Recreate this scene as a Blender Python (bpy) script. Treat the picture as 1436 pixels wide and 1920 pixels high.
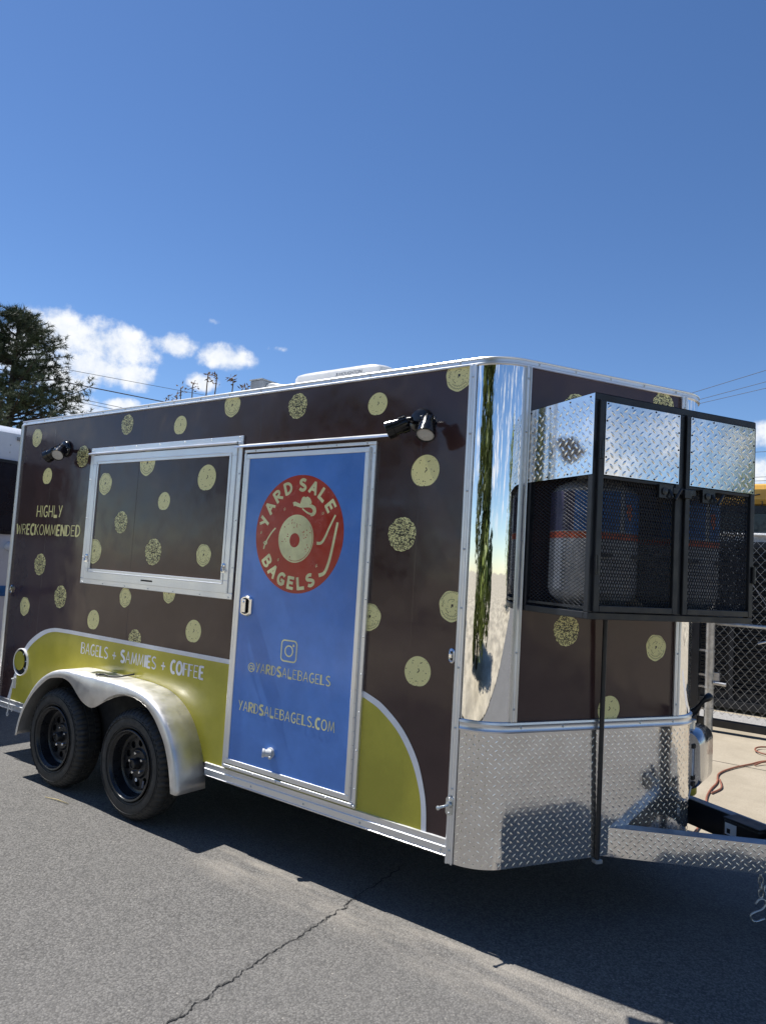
import bpy, bmesh, math, random
from math import sin, cos, pi, radians, sqrt, atan2
from mathutils import Vector, Matrix, Quaternion

random.seed(7)
scene = bpy.context.scene
COL = scene.collection
for o in list(bpy.data.objects):
    bpy.data.objects.remove(o)

# ------------------------------------------------------------------ camera
cam_d = bpy.data.cameras.new('camera')
cam = bpy.data.objects.new('camera', cam_d); COL.objects.link(cam)
CAM = Vector((1.521, -3.103, 1.743))
R_ = Vector((0.80488, 0.59046, 0.05927)); U_ = Vector((-0.00375, -0.09477, 0.99549))
F_ = R_.cross(U_) * -1.0
yaw, pitch, roll = 0.636968004, 0.0743548858, 0.0593105052
f0 = Vector((-sin(yaw) * cos(pitch), cos(yaw) * cos(pitch), sin(pitch)))
r0 = Vector((cos(yaw), sin(yaw), 0)); u0 = r0.cross(f0)
r1 = cos(roll) * r0 + sin(roll) * u0; u1 = -sin(roll) * r0 + cos(roll) * u0
M = Matrix((r1, u1, -f0)).transposed().to_4x4(); M.translation = CAM
cam.matrix_world = M
cam_d.sensor_fit = 'VERTICAL'; cam_d.sensor_height = 36.0
cam_d.lens = 1340.0 / 1920.0 * 36.0
cam_d.clip_start = 0.05; cam_d.clip_end = 3000
scene.camera = cam

# ------------------------------------------------------------------ light
SUN_DIR = Vector((-0.53, -0.032, 1.0)).normalized()       # towards the sun
sun_d = bpy.data.lights.new('sun', 'SUN'); sun_d.energy = 4.3; sun_d.angle = radians(0.5)
sun_d.color = (1.0, 0.965, 0.91)
sun = bpy.data.objects.new('sun', sun_d); COL.objects.link(sun)
sun.rotation_euler = (-SUN_DIR).to_track_quat('-Z', 'Y').to_euler()
sun.location = (-6, 0, 12)

scene.view_settings.view_transform = 'Standard'
scene.view_settings.look = 'None'
scene.view_settings.gamma = 1.0
scene.view_settings.use_curve_mapping = False
scene.view_settings.exposure = 0.70

world = bpy.data.worlds.new('World'); scene.world = world; world.use_nodes = True
nt = world.node_tree
for n in list(nt.nodes): nt.nodes.remove(n)


class NG:
    """tiny helper for node graphs"""
    def __init__(s, tree): s.t = tree
    def n(s, typ, **kw):
        nd = s.t.nodes.new(typ)
        for k, v in kw.items(): setattr(nd, k, v)
        return nd
    def l(s, a, b): s.t.links.new(a, b)
    def put(s, sock, v):
        if isinstance(v, bpy.types.NodeSocket): s.l(v, sock)
        elif v is not None: sock.default_value = v
    def m(s, op, a, b=None, c=None, clamp=False):
        nd = s.n('ShaderNodeMath', operation=op); nd.use_clamp = clamp
        s.put(nd.inputs[0], a)
        if b is not None: s.put(nd.inputs[1], b)
        if c is not None: s.put(nd.inputs[2], c)
        return nd.outputs[0]
    def ramp(s, v, lo, hi, a=0.0, b=1.0, smooth=True):
        nd = s.n('ShaderNodeMapRange'); nd.interpolation_type = 'SMOOTHSTEP' if smooth else 'LINEAR'
        s.put(nd.inputs[0], v); s.put(nd.inputs[1], lo); s.put(nd.inputs[2], hi); s.put(nd.inputs[3], a); s.put(nd.inputs[4], b)
        return nd.outputs[0]
    def mix(s, f, a, b, blend='MIX'):
        nd = s.n('ShaderNodeMix', data_type='RGBA', blend_type=blend)
        s.put(nd.inputs[0], f); s.put(nd.inputs[6], a); s.put(nd.inputs[7], b)
        return nd.outputs[2]
    def noise(s, vec, scale, detail=4, rough=0.55, dim='3D'):
        nd = s.n('ShaderNodeTexNoise', noise_dimensions=dim)
        if vec is not None: s.l(vec, nd.inputs['Vector'])
        nd.inputs['Scale'].default_value = scale; nd.inputs['Detail'].default_value = detail; nd.inputs['Roughness'].default_value = rough
        return nd.outputs[0]


g = NG(nt)
sky = g.n('ShaderNodeTexSky', sky_type='NISHITA')
sky.sun_disc = False
sky.sun_elevation = math.asin(SUN_DIR.z)
sky.sun_rotation = atan2(SUN_DIR.x, SUN_DIR.y)
sky.altitude = 1600; sky.air_density = 1.0; sky.dust_density = 0.25; sky.ozone_density = 2.2
SKY_STRENGTH = 0.085
tc = g.n('ShaderNodeTexCoord')
sep = g.n('ShaderNodeSeparateXYZ'); g.l(tc.outputs['Generated'], sep.inputs[0])
az = g.m('ARCTAN2', sep.outputs[0], sep.outputs[1]); az = g.m('MULTIPLY', az, 180 / pi)
el = g.m('MULTIPLY', g.m('ARCSINE', sep.outputs[2]), 180 / pi)
cmb = g.n('ShaderNodeCombineXYZ'); g.l(az, cmb.inputs[0]); g.l(el, cmb.inputs[1])
wn = g.noise(cmb.outputs[0], 0.45, 7, 0.62)
wn2 = g.noise(cmb.outputs[0], 0.16, 5, 0.6)
# clouds in view: (azimuth, elevation, half widths) of the puffs that make them
BLOBS = [(-62.2, 15.2, 3.0, 1.9), (-58.6, 15.0, 4.0, 1.7), (-64.5, 13.5, 4.0, 2.0), (-59.5, 13.2, 4.2, 1.3), (-56.6, 13.0, 2.2, 1.0), (-61.5, 12.0, 2.5, 0.9),
         (-53.6, 15.75, 1.9, 0.9), (-49.9, 15.25, 2.3, 1.05), (-51.3, 13.3, 1.3, 0.75), (-60.0, 10.2, 1.6, 1.1), (-57.2, 10.8, 1.3, 0.6),
         (-51.0, 17.9, 0.9, 0.35), (-46.0, 16.4, 1.2, 0.4), (-7.6, 10.9, 2.2, 1.2), (-7.0, 8.4, 3.0, 1.3), (-9.0, 6.0, 5.0, 0.9)]
acc = None
for (a0, e0, ra, re) in BLOBS:
    amp = 1.0 if ra > 1.25 else 0.12
    da = g.m('POWER', g.m('DIVIDE', g.m('SUBTRACT', az, a0), ra), 2)
    de = g.m('POWER', g.m('DIVIDE', g.m('SUBTRACT', el, e0), re), 2)
    v = g.m('SUBTRACT', amp, g.m('ADD', da, de))
    acc = v if acc is None else g.m('SMOOTH_MAX', acc, v, 0.3)
val = g.m('ADD', acc, g.m('MULTIPLY', g.m('SUBTRACT', wn, 0.47), 3.5))
mask1 = g.ramp(val, -0.18, 1.05)
mask1 = g.m('MULTIPLY', mask1, 0.96)
# the same kind of scattered low clouds all round the horizon
away = g.ramp(g.m('ABSOLUTE', g.m('ADD', az, 36.0)), 42.0, 70.0)
band = g.m('MULTIPLY', g.ramp(el, 1.0, 6.0), g.ramp(el, 26.0, 10.0))
mask2 = g.m('MULTIPLY', g.m('MULTIPLY', g.ramp(g.m('ADD', wn2, g.m('MULTIPLY', g.m('SUBTRACT', wn, .5), .5)), 0.50, 0.64), band), g.m('MULTIPLY', away, 0.9))
mask = g.m('MAXIMUM', mask1, mask2)
shade = g.ramp(wn, 0.3, 0.7)
cloudc = g.mix(shade, (5.6, 6.1, 6.9, 1), (7.6, 7.7, 7.8, 1))
hsv = g.n('ShaderNodeHueSaturation'); hsv.inputs['Saturation'].default_value = 1.17; hsv.inputs['Hue'].default_value = 0.505; hsv.inputs['Value'].default_value = 1.0
g.l(sky.outputs[0], hsv.inputs['Color'])
wc = g.mix(mask, hsv.outputs[0], cloudc)
bg = g.n('ShaderNodeBackground'); g.l(wc, bg.inputs[0]); bg.inputs[1].default_value = SKY_STRENGTH
out = g.n('ShaderNodeOutputWorld'); g.l(bg.outputs[0], out.inputs[0])

# ------------------------------------------------------------------ materials
MATS = {}


def base_mat(name, color=(.5, .5, .5), rough=.5, metal=0.0, spec=.5, coat=0.0):
    m = bpy.data.materials.new(name); m.use_nodes = True
    b = m.node_tree.nodes['Principled BSDF']
    b.inputs['Base Color'].default_value = (*color, 1); b.inputs['Roughness'].default_value = rough
    b.inputs['Metallic'].default_value = metal; b.inputs['Specular IOR Level'].default_value = spec
    b.inputs['Coat Weight'].default_value = coat; b.inputs['Coat Roughness'].default_value = 0.04
    MATS[name] = m
    return m, NG(m.node_tree), b


def bumpy(gr, b, h, strength, dist=0.01):
    bp = gr.n('ShaderNodeBump'); bp.inputs['Strength'].default_value = strength; bp.inputs['Distance'].default_value = dist
    gr.l(h, bp.inputs['Height']); gr.l(bp.outputs[0], b.inputs['Normal'])


def vary(name, color, rough, metal=0.0, spec=.5, coat=0., nscale=6, amount=.18, rvar=.1, bump=0., bscale=60, bdist=.004, stretch=None):
    """plain surface with slight colour and gloss wear"""
    m, gr, b = base_mat(name, color, rough, metal, spec, coat)
    t = gr.n('ShaderNodeTexCoord'); v = t.outputs['Object']
    if stretch:
        mp = gr.n('ShaderNodeMapping'); gr.l(v, mp.inputs[0]); mp.inputs['Scale'].default_value = stretch; v = mp.outputs[0]
    n = gr.noise(v, nscale, 6, .6)
    lo = tuple(max(0, c * (1 - amount)) for c in color); hi = tuple(min(1, c * (1 + amount)) for c in color)
    gr.l(gr.mix(gr.ramp(n, .3, .7), (*lo, 1), (*hi, 1)), b.inputs['Base Color'])
    gr.l(gr.ramp(gr.noise(v, nscale * 2.3, 5), .3, .7, max(.01, rough - rvar), min(1, rough + rvar)), b.inputs['Roughness'])
    if bump: bumpy(gr, b, gr.noise(v, bscale, 3), bump, bdist)
    return m


def wrap(name, color, rough=.1):
    """glossy printed vinyl on slightly wavy sheet with faint vertical panel joins"""
    m, gr, b = base_mat(name, color, rough, 0, .5)
    t = gr.n('ShaderNodeTexCoord'); v = t.outputs['Object']
    big = gr.noise(v, 1.1, 3, .5); mid = gr.noise(v, 3.2, 2, .5); fine = gr.noise(v, 260, 2)
    h = gr.m('ADD', gr.m('MULTIPLY', big, 1.0), gr.m('ADD', gr.m('MULTIPLY', mid, .22), gr.m('MULTIPLY', fine, .0016)))
    sp = gr.n('ShaderNodeSeparateXYZ'); gr.l(v, sp.inputs[0])
    fr = gr.m('FRACT', gr.m('MULTIPLY', gr.m('ADD', sp.outputs[0], 0.18), 1 / 1.22))
    seam = gr.ramp(gr.m('ABSOLUTE', gr.m('SUBTRACT', fr, .5)), 0.0, 0.0016)
    bumpy(gr, b, gr.m('ADD', h, gr.m('MULTIPLY', seam, .05)), .22, .05)
    dust = gr.noise(v, 2.2, 7, .7)
    lo = tuple(c * .9 for c in color); hi = tuple(min(1, c * 1.1 + .002) for c in color)
    gr.l(gr.mix(gr.ramp(dust, .35, .7), (*lo, 1), (*hi, 1)), b.inputs['Base Color'])
    gr.l(gr.ramp(gr.noise(v, 9, 5), .3, .75, rough * .7, rough * 1.8), b.inputs['Roughness'])
    return m


wrap('wrap_brown', (.060, .033, .032), .12)
wrap('wrap_green', (.53, .47, .058), .14)
wrap('wrap_white', (.84, .85, .88), .16)
wrap('wrap_blue', (.108, .27, .72), .13)
vary('print_cream', (.86, .79, .36), .22, nscale=12, amount=.05)
vary('print_ink', (.030, .024, .02), .25)
vary('print_white', (.86, .87, .89), .22)
vary('print_red', (.50, .055, .034), .2, nscale=8, amount=.08)
vary('print_pale', (.86, .81, .43), .22)
vary('print_gray', (.10, .12, .17), .4)
vary('aluminium', (.82, .83, .85), .36, .90, nscale=3, amount=.035, rvar=.04)
vary('aluminium_brushed', (.80, .785, .76), .46, .80, nscale=5, amount=.10, rvar=.08)
vary('chrome_part', (.80, .81, .82), .12, 1.0)
vary('zinc', (.60, .62, .62), .35, 1.0)
vary('stainless', (.55, .56, .58), .16, 1.0, stretch=(1, 1, .2))
vary('dull_steel', (.30, .32, .35), .45, .9)
vary('black_paint', (.012, .013, .016), .32, spec=.5, nscale=9, amount=.3)
vary('black_steel', (.014, .016, .020), .42, bump=.3, bscale=120, bdist=.001)
vary('black_plastic', (.012, .012, .013), .38)
vary('black_gloss', (.008, .008, .009), .18)
vary('black_matt', (.010, .010, .011), .8)
vary('rubber', (.030, .029, .028), .62, nscale=14, amount=.35, bump=.3, bscale=90, bdist=.002)
vary('lens', (.55, .54, .52), .25)
vary('white_plastic', (.62, .63, .63), .3, nscale=3, amount=.05)
vary('white_roof', (.75, .76, .77), .35)
vary('gray_plastic', (.26, .28, .30), .45)
vary('cylinder_white', (.44, .44, .45), .35)
vary('label_blue', (.02, .14, .42), .35)
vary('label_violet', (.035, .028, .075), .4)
vary('label_orange', (.62, .10, .03), .35)
vary('bus_white', (.74, .77, .82), .22, nscale=2, amount=.06)
vary('bus_blue', (.03, .16, .42), .25)
vary('bus_glass', (.010, .018, .028), .06, spec=.6)
vary('galvanised', (.50, .50, .49), .45, .8, nscale=18, amount=.2)
vary('yellow_paint', (.74, .40, .07), .35, nscale=3, amount=.1)
vary('dark_glass', (.014, .022, .022), .08)
vary('gray_green', (.16, .20, .19), .5)
vary('slat_black', (.010, .011, .013), .5)
vary('cord_orange', (.26, .10, .06), .5)
vary('yellow_plug', (.55, .45, .05), .5)
vary('clear_tube', (.62, .66, .72), .25)
vary('bark', (.050, .036, .028), .9, nscale=14, amount=.4, bump=.8, bscale=20, bdist=.03)
vary('needles', (.050, .070, .030), .65, nscale=.9, amount=.45)
vary('leaves', (.12, .15, .024), .6, nscale=.5, amount=.45)
vary('stalk', (.17, .13, .08), .7)
vary('stalk_leaf', (.16, .095, .05), .7, nscale=5, amount=.5)
vary('wire_dark', (.05, .05, .055), .6)
vary('wood_pole', (.13, .09, .06), .9, nscale=9, amount=.3)
vary('dry_grass', (.35, .305, .225), .9, nscale=.4, amount=.35, bump=1, bscale=3, bdist=.1)
vary('twig', (.42, .34, .17), .8)
vary('crack_tar', (.012, .012, .013), .9)

m, gr, b = base_mat('chrome_sheet', (.90, .91, .92), .018, 1.0)
t = gr.n('ShaderNodeTexCoord'); mp = gr.n('ShaderNodeMapping'); gr.l(t.outputs['Object'], mp.inputs[0]); mp.inputs['Scale'].default_value = (1, 1, .12)
h = gr.m('ADD', gr.noise(mp.outputs[0], 22, 3, .5), gr.m('MULTIPLY', gr.noise(mp.outputs[0], 110, 2), .10))
bumpy(gr, b, h, .12, .004)

m, gr, b = base_mat('diamond_plate', (.80, .80, .80), .085, .91)
t = gr.n('ShaderNodeTexCoord'); v = t.outputs['Object']
gr.l(gr.ramp(gr.noise(v, 40, 4), .3, .8, .05, .15), b.inputs['Roughness'])
bumpy(gr, b, gr.m('ADD', gr.noise(v, 5, 2), gr.m('MULTIPLY', gr.noise(v, 60, 2), .08)), .10, .01)
gr.l(gr.mix(gr.ramp(gr.noise(v, 9, 6), .35, .7), (.84, .81, .77, 1), (.93, .91, .88, 1)), b.inputs['Base Color'])

# asphalt: aggregate speckle, patches, a dusty streak where the roof drips beside the trailer
m, gr, b = base_mat('asphalt', (.1, .1, .1), .85, 0, .3)
t = gr.n('ShaderNodeTexCoord'); v = t.outputs['Object']
vor = gr.n('ShaderNodeTexVoronoi'); vor.inputs['Scale'].default_value = 115; gr.l(v, vor.inputs['Vector'])
vor2 = gr.n('ShaderNodeTexVoronoi'); vor2.inputs['Scale'].default_value = 48; gr.l(v, vor2.inputs['Vector'])
sepc = gr.n('ShaderNodeSeparateColor'); gr.l(vor.outputs['Color'], sepc.inputs[0])
sepc2 = gr.n('ShaderNodeSeparateColor'); gr.l(vor2.outputs['Color'], sepc2.inputs[0])
stone = gr.mix(sepc.outputs[0], (.096, .093, .087, 1), (.212, .204, .191, 1))
pits = gr.ramp(vor.outputs['Distance'], .4, .8, 1.0, .55)
big = gr.noise(v, .55, 5, .6); med = gr.noise(v, 7, 4, .6)
colr = gr.mix(gr.m('SUBTRACT', 1.0, pits), stone, (.035, .034, .034, 1))
flk = gr.m('MULTIPLY', gr.m('GREATER_THAN', sepc2.outputs[1], .972), gr.m('LESS_THAN', vor2.outputs['Distance'], .22))
colr = gr.mix(flk, colr, (.30, .28, .25, 1))
colr = gr.mix(gr.ramp(big, .35, .7, .0, .35), colr, (.165, .158, .150, 1))
colr = gr.mix(gr.ramp(med, .4, .75, 0, .22), colr, (.075, .074, .073, 1))
sp = gr.n('ShaderNodeSeparateXYZ'); gr.l(v, sp.inputs[0])
mpd = gr.n('ShaderNodeMapping'); gr.l(v, mpd.inputs[0]); mpd.inputs['Scale'].default_value = (.55, 3.2, 1)
dn = gr.noise(mpd.outputs[0], 3.0, 6, .65)
yy = gr.m('ADD', sp.outputs[1], gr.m('MULTIPLY', gr.m('SUBTRACT', gr.noise(v, 1.6, 4), .5), .22))
d1 = gr.ramp(gr.m('ABSOLUTE', gr.m('ADD', yy, .055)), .0, .10, 1, 0)
d2 = gr.ramp(gr.m('ABSOLUTE', gr.m('ADD', yy, .20)), .0, .20, .75, 0)
xr = gr.m('MULTIPLY', gr.ramp(sp.outputs[0], -2.0, -1.55), gr.ramp(sp.outputs[0], 1.6, .5))
dust = gr.m('MULTIPLY', gr.m('MAXIMUM', d1, d2), gr.m('MULTIPLY', xr, gr.ramp(dn, .33, .68)))
colr = gr.mix(gr.m('MULTIPLY', dust, .72), colr, (.335, .305, .262, 1))
gr.l(colr, b.inputs['Base Color'])
hh = gr.m('ADD', gr.m('MULTIPLY', vor.outputs['Distance'], -1.0), gr.m('MULTIPLY', gr.noise(v, 260, 2), .5))
bumpy(gr, b, hh, .65, .005)

m, gr, b = base_mat('concrete', (.45, .40, .32), .85, 0, .3)
t = gr.n('ShaderNodeTexCoord'); v = t.outputs['Object']
c1 = gr.mix(gr.ramp(gr.noise(v, 1.3, 6, .65), .3, .7), (.31, .265, .195, 1), (.40, .345, .26, 1))
c1 = gr.mix(gr.ramp(gr.noise(v, 30, 4, .6), .5, .8, 0, .5), c1, (.30, .26, .20, 1))
vo = gr.n('ShaderNodeTexVoronoi'); vo.inputs['Scale'].default_value = 90; gr.l(v, vo.inputs['Vector'])
c1 = gr.mix(gr.ramp(vo.outputs['Distance'], .5, .8, 0, .4), c1, (.22, .19, .15, 1))
gr.l(c1, b.inputs['Base Color']); bumpy(gr, b, gr.noise(v, 120, 4), .5, .005)
vary('gray_gravel', (.30, .29, .28), .9, nscale=60, amount=.4, bump=.8, bscale=80, bdist=.01)


# ------------------------------------------------------------------ mesh building
class MB:
    def __init__(s): s.v = []; s.f = []; s.mi = []; s.cur = 0
    def add(s, vs, fs):
        o = len(s.v); s.v += [tuple(p) for p in vs]; s.f += [tuple(i + o for i in f) for f in fs]; s.mi += [s.cur] * len(fs); return s
    def box(s, lo, hi):
        x0, y0, z0 = lo; x1, y1, z1 = hi
        return s.add([(x0, y0, z0), (x1, y0, z0), (x1, y1, z0), (x0, y1, z0), (x0, y0, z1), (x1, y0, z1), (x1, y1, z1), (x0, y1, z1)],
                     [(0, 3, 2, 1), (4, 5, 6, 7), (0, 1, 5, 4), (1, 2, 6, 5), (2, 3, 7, 6), (3, 0, 4, 7)])
    def obox(s, c, ax, ay, az_, h):
        c = Vector(c); ax = Vector(ax) * h[0]; ay = Vector(ay) * h[1]; az_ = Vector(az_) * h[2]
        vs = [c + sx * ax + sy * ay + sz * az_ for sz in (-1, 1) for sy in (-1, 1) for sx in (-1, 1)]
        return s.add(vs, [(0, 2, 3, 1), (4, 5, 7, 6), (0, 1, 5, 4), (1, 3, 7, 5), (3, 2, 6, 7), (2, 0, 4, 6)])
    def bar(s, a, b, w, h, up=(0, 0, 1)):
        a = Vector(a); b = Vector(b); d = (b - a); L = d.length; d.normalize(); u = Vector(up); sd = d.cross(u)
        if sd.length < 1e-5: sd = d.cross(Vector((1, 0, 0)))
        sd.normalize(); u = sd.cross(d)
        return s.obox((a + b) / 2, d, sd, u, (L / 2, w / 2, h / 2))
    def tube(s, pts, r, n=8, cap=True, closed=False):
        pts = [Vector(p) for p in pts]; k = len(pts); rs = r if isinstance(r, (list, tuple)) else [r] * k
        o = len(s.v); t0 = (pts[1] - pts[0]).normalized()
        ref = Vector((0, 0, 1)) if abs(t0.z) < .9 else Vector((1, 0, 0)); nrm = t0.cross(ref).normalized()
        vs = []; fs = []
        for i, p in enumerate(pts):
            if closed: t = (pts[(i + 1) % k] - pts[i - 1]).normalized()
            else: t = (pts[min(i + 1, k - 1)] - pts[max(i - 1, 0)]).normalized()
            nrm = (nrm - t * nrm.dot(t)).normalized(); bn = t.cross(nrm)
            for j in range(n):
                a = 2 * pi * j / n; vs.append(p + (nrm * cos(a) + bn * sin(a)) * rs[i])
        for i in range(k if closed else k - 1):
            i2 = (i + 1) % k
            for j in range(n):
                j2 = (j + 1) % n; fs.append((i * n + j, i * n + j2, i2 * n + j2, i2 * n + j))
        if cap and not closed:
            fs.append(tuple(reversed(range(n)))); fs.append(tuple(range((k - 1) * n, k * n)))
        return s.add(vs, fs)
    def lathe(s, c, axis, prof, n=24, ref=None, cap0=False, cap1=False):
        """prof: (radius, distance along axis)"""
        c = Vector(c); ax = Vector(axis).normalized()
        e = Vector(ref) if ref else (Vector((0, 0, 1)) if abs(ax.z) < .9 else Vector((1, 0, 0)))
        e = (e - ax * e.dot(ax)).normalized(); f = ax.cross(e)
        vs = [c + ax * h + (e * cos(2 * pi * j / n) + f * sin(2 * pi * j / n)) * r for r, h in prof for j in range(n)]
        fs = []
        for i in range(len(prof) - 1):
            for j in range(n):
                j2 = (j + 1) % n; fs.append((i * n + j, i * n + j2, (i + 1) * n + j2, (i + 1) * n + j))
        if cap0: fs.append(tuple(reversed(range(n))))
        if cap1: fs.append(tuple(range((len(prof) - 1) * n, len(prof) * n)))
        return s.add(vs, fs)
    def prism(s, poly, axis_vec):
        n = len(poly); a = Vector(axis_vec); vs = [Vector(p) for p in poly] + [Vector(p) + a for p in poly]
        return s.add(vs, [tuple(reversed(range(n))), tuple(range(n, 2 * n))] + [(i, (i + 1) % n, n + (i + 1) % n, n + i) for i in range(n)])
    def poly(s, pts): return s.add(pts, [tuple(range(len(pts)))])
    def grid(s, rows, closed=False):
        n = len(rows[0]); vs = [p for r in rows for p in r]; fs = []
        for i in range(len(rows) - 1):
            for j in range(n if closed else n - 1):
                j2 = (j + 1) % n; fs.append((i * n + j, i * n + j2, (i + 1) * n + j2, (i + 1) * n + j))
        return s.add(vs, fs)
    def mesh(s, name, mats, off=(0, 0, 0), smooth=False):
        me = bpy.data.meshes.new(name); ox, oy, oz = off
        me.from_pydata([(x - ox, y - oy, z - oz) for x, y, z in s.v], [], s.f)
        for mt in (mats if isinstance(mats, (list, tuple)) else [mats]): me.materials.append(MATS[mt])
        if isinstance(mats, (list, tuple)) and len(mats) > 1: me.polygons.foreach_set('material_index', s.mi)
        if smooth: me.polygons.foreach_set('use_smooth', [True] * len(me.polygons))
        me.update()
        return me


def world_loc(o):
    v = Vector((0, 0, 0))
    while o: v += o.location; o = o.parent
    return v


def put(mb, name, mats, parent=None, smooth=False, bevel=0, kind=None, fix=True, auto=None):
    off = world_loc(parent) if parent else (0, 0, 0)
    me = mb.mesh(name, mats, off, smooth)
    if fix:
        bm = bmesh.new(); bm.from_mesh(me); bmesh.ops.recalc_face_normals(bm, faces=bm.faces); bm.to_mesh(me); bm.free()
    if auto is not None:
        me.polygons.foreach_set('use_smooth', [True] * len(me.polygons)); me.set_sharp_from_angle(angle=radians(auto))
    o = bpy.data.objects.new(name, me); COL.objects.link(o)
    if parent: o.parent = parent
    if bevel:
        md = o.modifiers.new('bevel', 'BEVEL'); md.width = bevel; md.segments = 2; md.limit_method = 'ANGLE'; md.angle_limit = radians(40)
    if kind: o['kind'] = kind
    return o


def thing(name, label, cat, loc=(0, 0, 0), group=None):
    o = bpy.data.objects.new(name, None); COL.objects.link(o); o.location = loc; o.empty_display_size = .2
    o['label'] = label; o['category'] = cat
    if group: o['group'] = group
    return o


def tag(o, label, cat, group=None):
    o['label'] = label; o['category'] = cat
    if group: o['group'] = group
    return o


def catmull(pts, n=8):
    P = [Vector(p) for p in pts]; P = [2 * P[0] - P[1]] + P + [2 * P[-1] - P[-2]]; outp = []
    for i in range(1, len(P) - 2):
        for k in range(n):
            t = k / n
            outp.append(.5 * ((2 * P[i]) + (P[i + 1] - P[i - 1]) * t + (2 * P[i - 1] - 5 * P[i] + 4 * P[i + 1] - P[i + 2]) * t * t + (3 * P[i] - P[i - 1] - 3 * P[i + 1] + P[i + 2]) * t ** 3))
    outp.append(P[-2]); return outp


# ------------------------------------------------------------------ ground
def sheet(name, x0, x1, y0, y1, z, mat, kind='structure', nx=1, ny=1):
    mb = MB(); rows = [[(x0 + (x1 - x0) * i / nx, y0 + (y1 - y0) * j / ny, z) for i in range(nx + 1)] for j in range(ny + 1)]
    mb.grid(rows); o = put(mb, name, mat); o['kind'] = kind; return o


sheet('ground', -900, 900, -900, 900, -.05, 'dry_grass')
sheet('verge', -160, 160, -60, -4.7, .02, 'dry_grass')
road = sheet('road', -160, 160, -4.7, 2.35, 0.0, 'asphalt')
pad = MB(); pad.box((-60, 2.35, -.04), (60, 13.5, .006)); put(pad, 'concrete_pad', 'concrete', kind='structure')
gv = sheet('gravel_strip', -8, 10, 6.75, 7.75, .012, 'gray_gravel')
# joints cut into the concrete
jm = MB()
for x in (-3.2, 1.9, 6.0): jm.box((x, 2.4, .0062), (x + .012, 6.7, .0075))
jm.box((-12, 4.75, .0062), (12, 4.762, .0075))
put(jm, 'concrete_joint', 'crack_tar', kind='structure')
# the crack in the asphalt
crk = MB(); rnd = random.Random(3)
cp = catmull([(-.69, -1.45, 0), (-.697, -1.272, 0), (-.719, -1.024, 0), (-.746, -.734, 0), (-.775, -.315, 0), (-.80, -.06, 0), (-.812, .118, 0), (-.86, .55, 0)], 22)
for br in range(2):
    L_ = []; Rr = []
    wander = 0
    for i, p in enumerate(cp):
        wander = wander * .72 + rnd.uniform(-.011, .011)
        w = (.0030 if br == 0 else .0010) * rnd.uniform(.3, 1.6)
        x = p.x + wander + (0 if br == 0 else .012 * sin(i * .5))
        L_.append((x - w, p.y, .003 + br * .0004)); Rr.append((x + w, p.y, .003 + br * .0004))
    crk.grid([L_, Rr])
put(crk, 'asphalt_crack', 'crack_tar', kind='structure')

# ------------------------------------------------------------------ trailer geometry helpers
DE = 1.0509867; RC = .23054; YC = 1.1676; RT = .23
Dv = Vector((cos(DE), sin(DE), 0)); Nv = Vector((sin(DE), -cos(DE), 0))
A_ = Vector((-RC + RC * sin(DE), RC * (1 - cos(DE)), 0)); LF = 1.0799; B_ = A_ + Dv * LF
CT = Vector((B_.x - RT * sin(DE), B_.y + RT * cos(DE), 0)); YC = CT.y
XR = -4.744; ZT = 2.779; ZB = .37


def FP(u, z, off=0.0):
    p = A_ + Dv * u + Nv * off; return Vector((p.x, p.y, z))


def contour(part, n=14):
    """list of (point, outward normal) along the body outline, left rear to right rear"""
    L = []
    if part == 'left': L = [(Vector((XR + (-RC - XR) * i / 12, 0, 0)), Vector((0, -1, 0))) for i in range(13)]
    if part == 'arc':
        for i in range(n + 1):
            t = DE * i / n; L.append((Vector((-RC + RC * sin(t), RC - RC * cos(t), 0)), Vector((sin(t), -cos(t), 0))))
    if part == 'face': L = [(A_ + Dv * (LF * i / 6), Nv) for i in range(7)]
    if part == 'tip':
        for i in range(n + 1):
            t = DE + (pi - 2 * DE) * i / n; L.append((CT + Vector((RT * sin(t), -RT * cos(t), 0)), Vector((sin(t), -cos(t), 0))))
    if part in ('rface', 'rarc', 'right'):
        src = contour({'rface': 'face', 'rarc': 'arc', 'right': 'left'}[part], n)
        L = [(Vector((p.x, 2 * YC - p.y, 0)), Vector((q.x, -q.y, 0))) for p, q in reversed(src)]
    return L


def chain(*parts):
    L = []
    for p in parts:
        for q in contour(p):
            if not L or (L[-1][0] - q[0]).length > 1e-6: L.append(q)
    return L


def sweep(mb, cont, prof, caps=True):
    """closed profile of (off, z) carried along an outline"""
    rows = []
    for p, nn in cont: rows.append([(p.x + nn.x * o_, p.y + nn.y * o_, z) for o_, z in prof])
    mb.grid(rows, closed=True)
    if caps:
        k = len(prof); mb.add(rows[0], [tuple(range(k))]); mb.add(rows[-1], [tuple(reversed(range(k)))])


def yd(x, z, d):
    """side-wall point (x,z) seen at y=0, brought forward to y=-d on the same sight line"""
    t = (3.103 - d) / 3.103; return (CAM.x + t * (x - CAM.x), -d, CAM.z + t * (z - CAM.z))


LUG = .027


def lug(mb, P, s, z, ang, L=LUG, w=.0078, h=.0016):
    """one raised diamond of the chequer plate; P(s,z,off) maps onto the plate"""
    ca, sa = cos(ang), sin(ang)
    loc = [(L / 2, 0, 0), (L * .2, w * .5, 0), (-L * .2, w * .5, 0), (-L / 2, 0, 0), (-L * .2, -w * .5, 0), (L * .2, -w * .5, 0), (L * .2, 0, h), (-L * .2, 0, h)]
    mb.add([P(s + x * ca - y * sa, z + x * sa + y * ca, o_) for x, y, o_ in loc],
           [(0, 1, 6), (5, 0, 6), (1, 2, 7, 6), (2, 3, 7), (3, 4, 7), (4, 5, 6, 7)])


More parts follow.
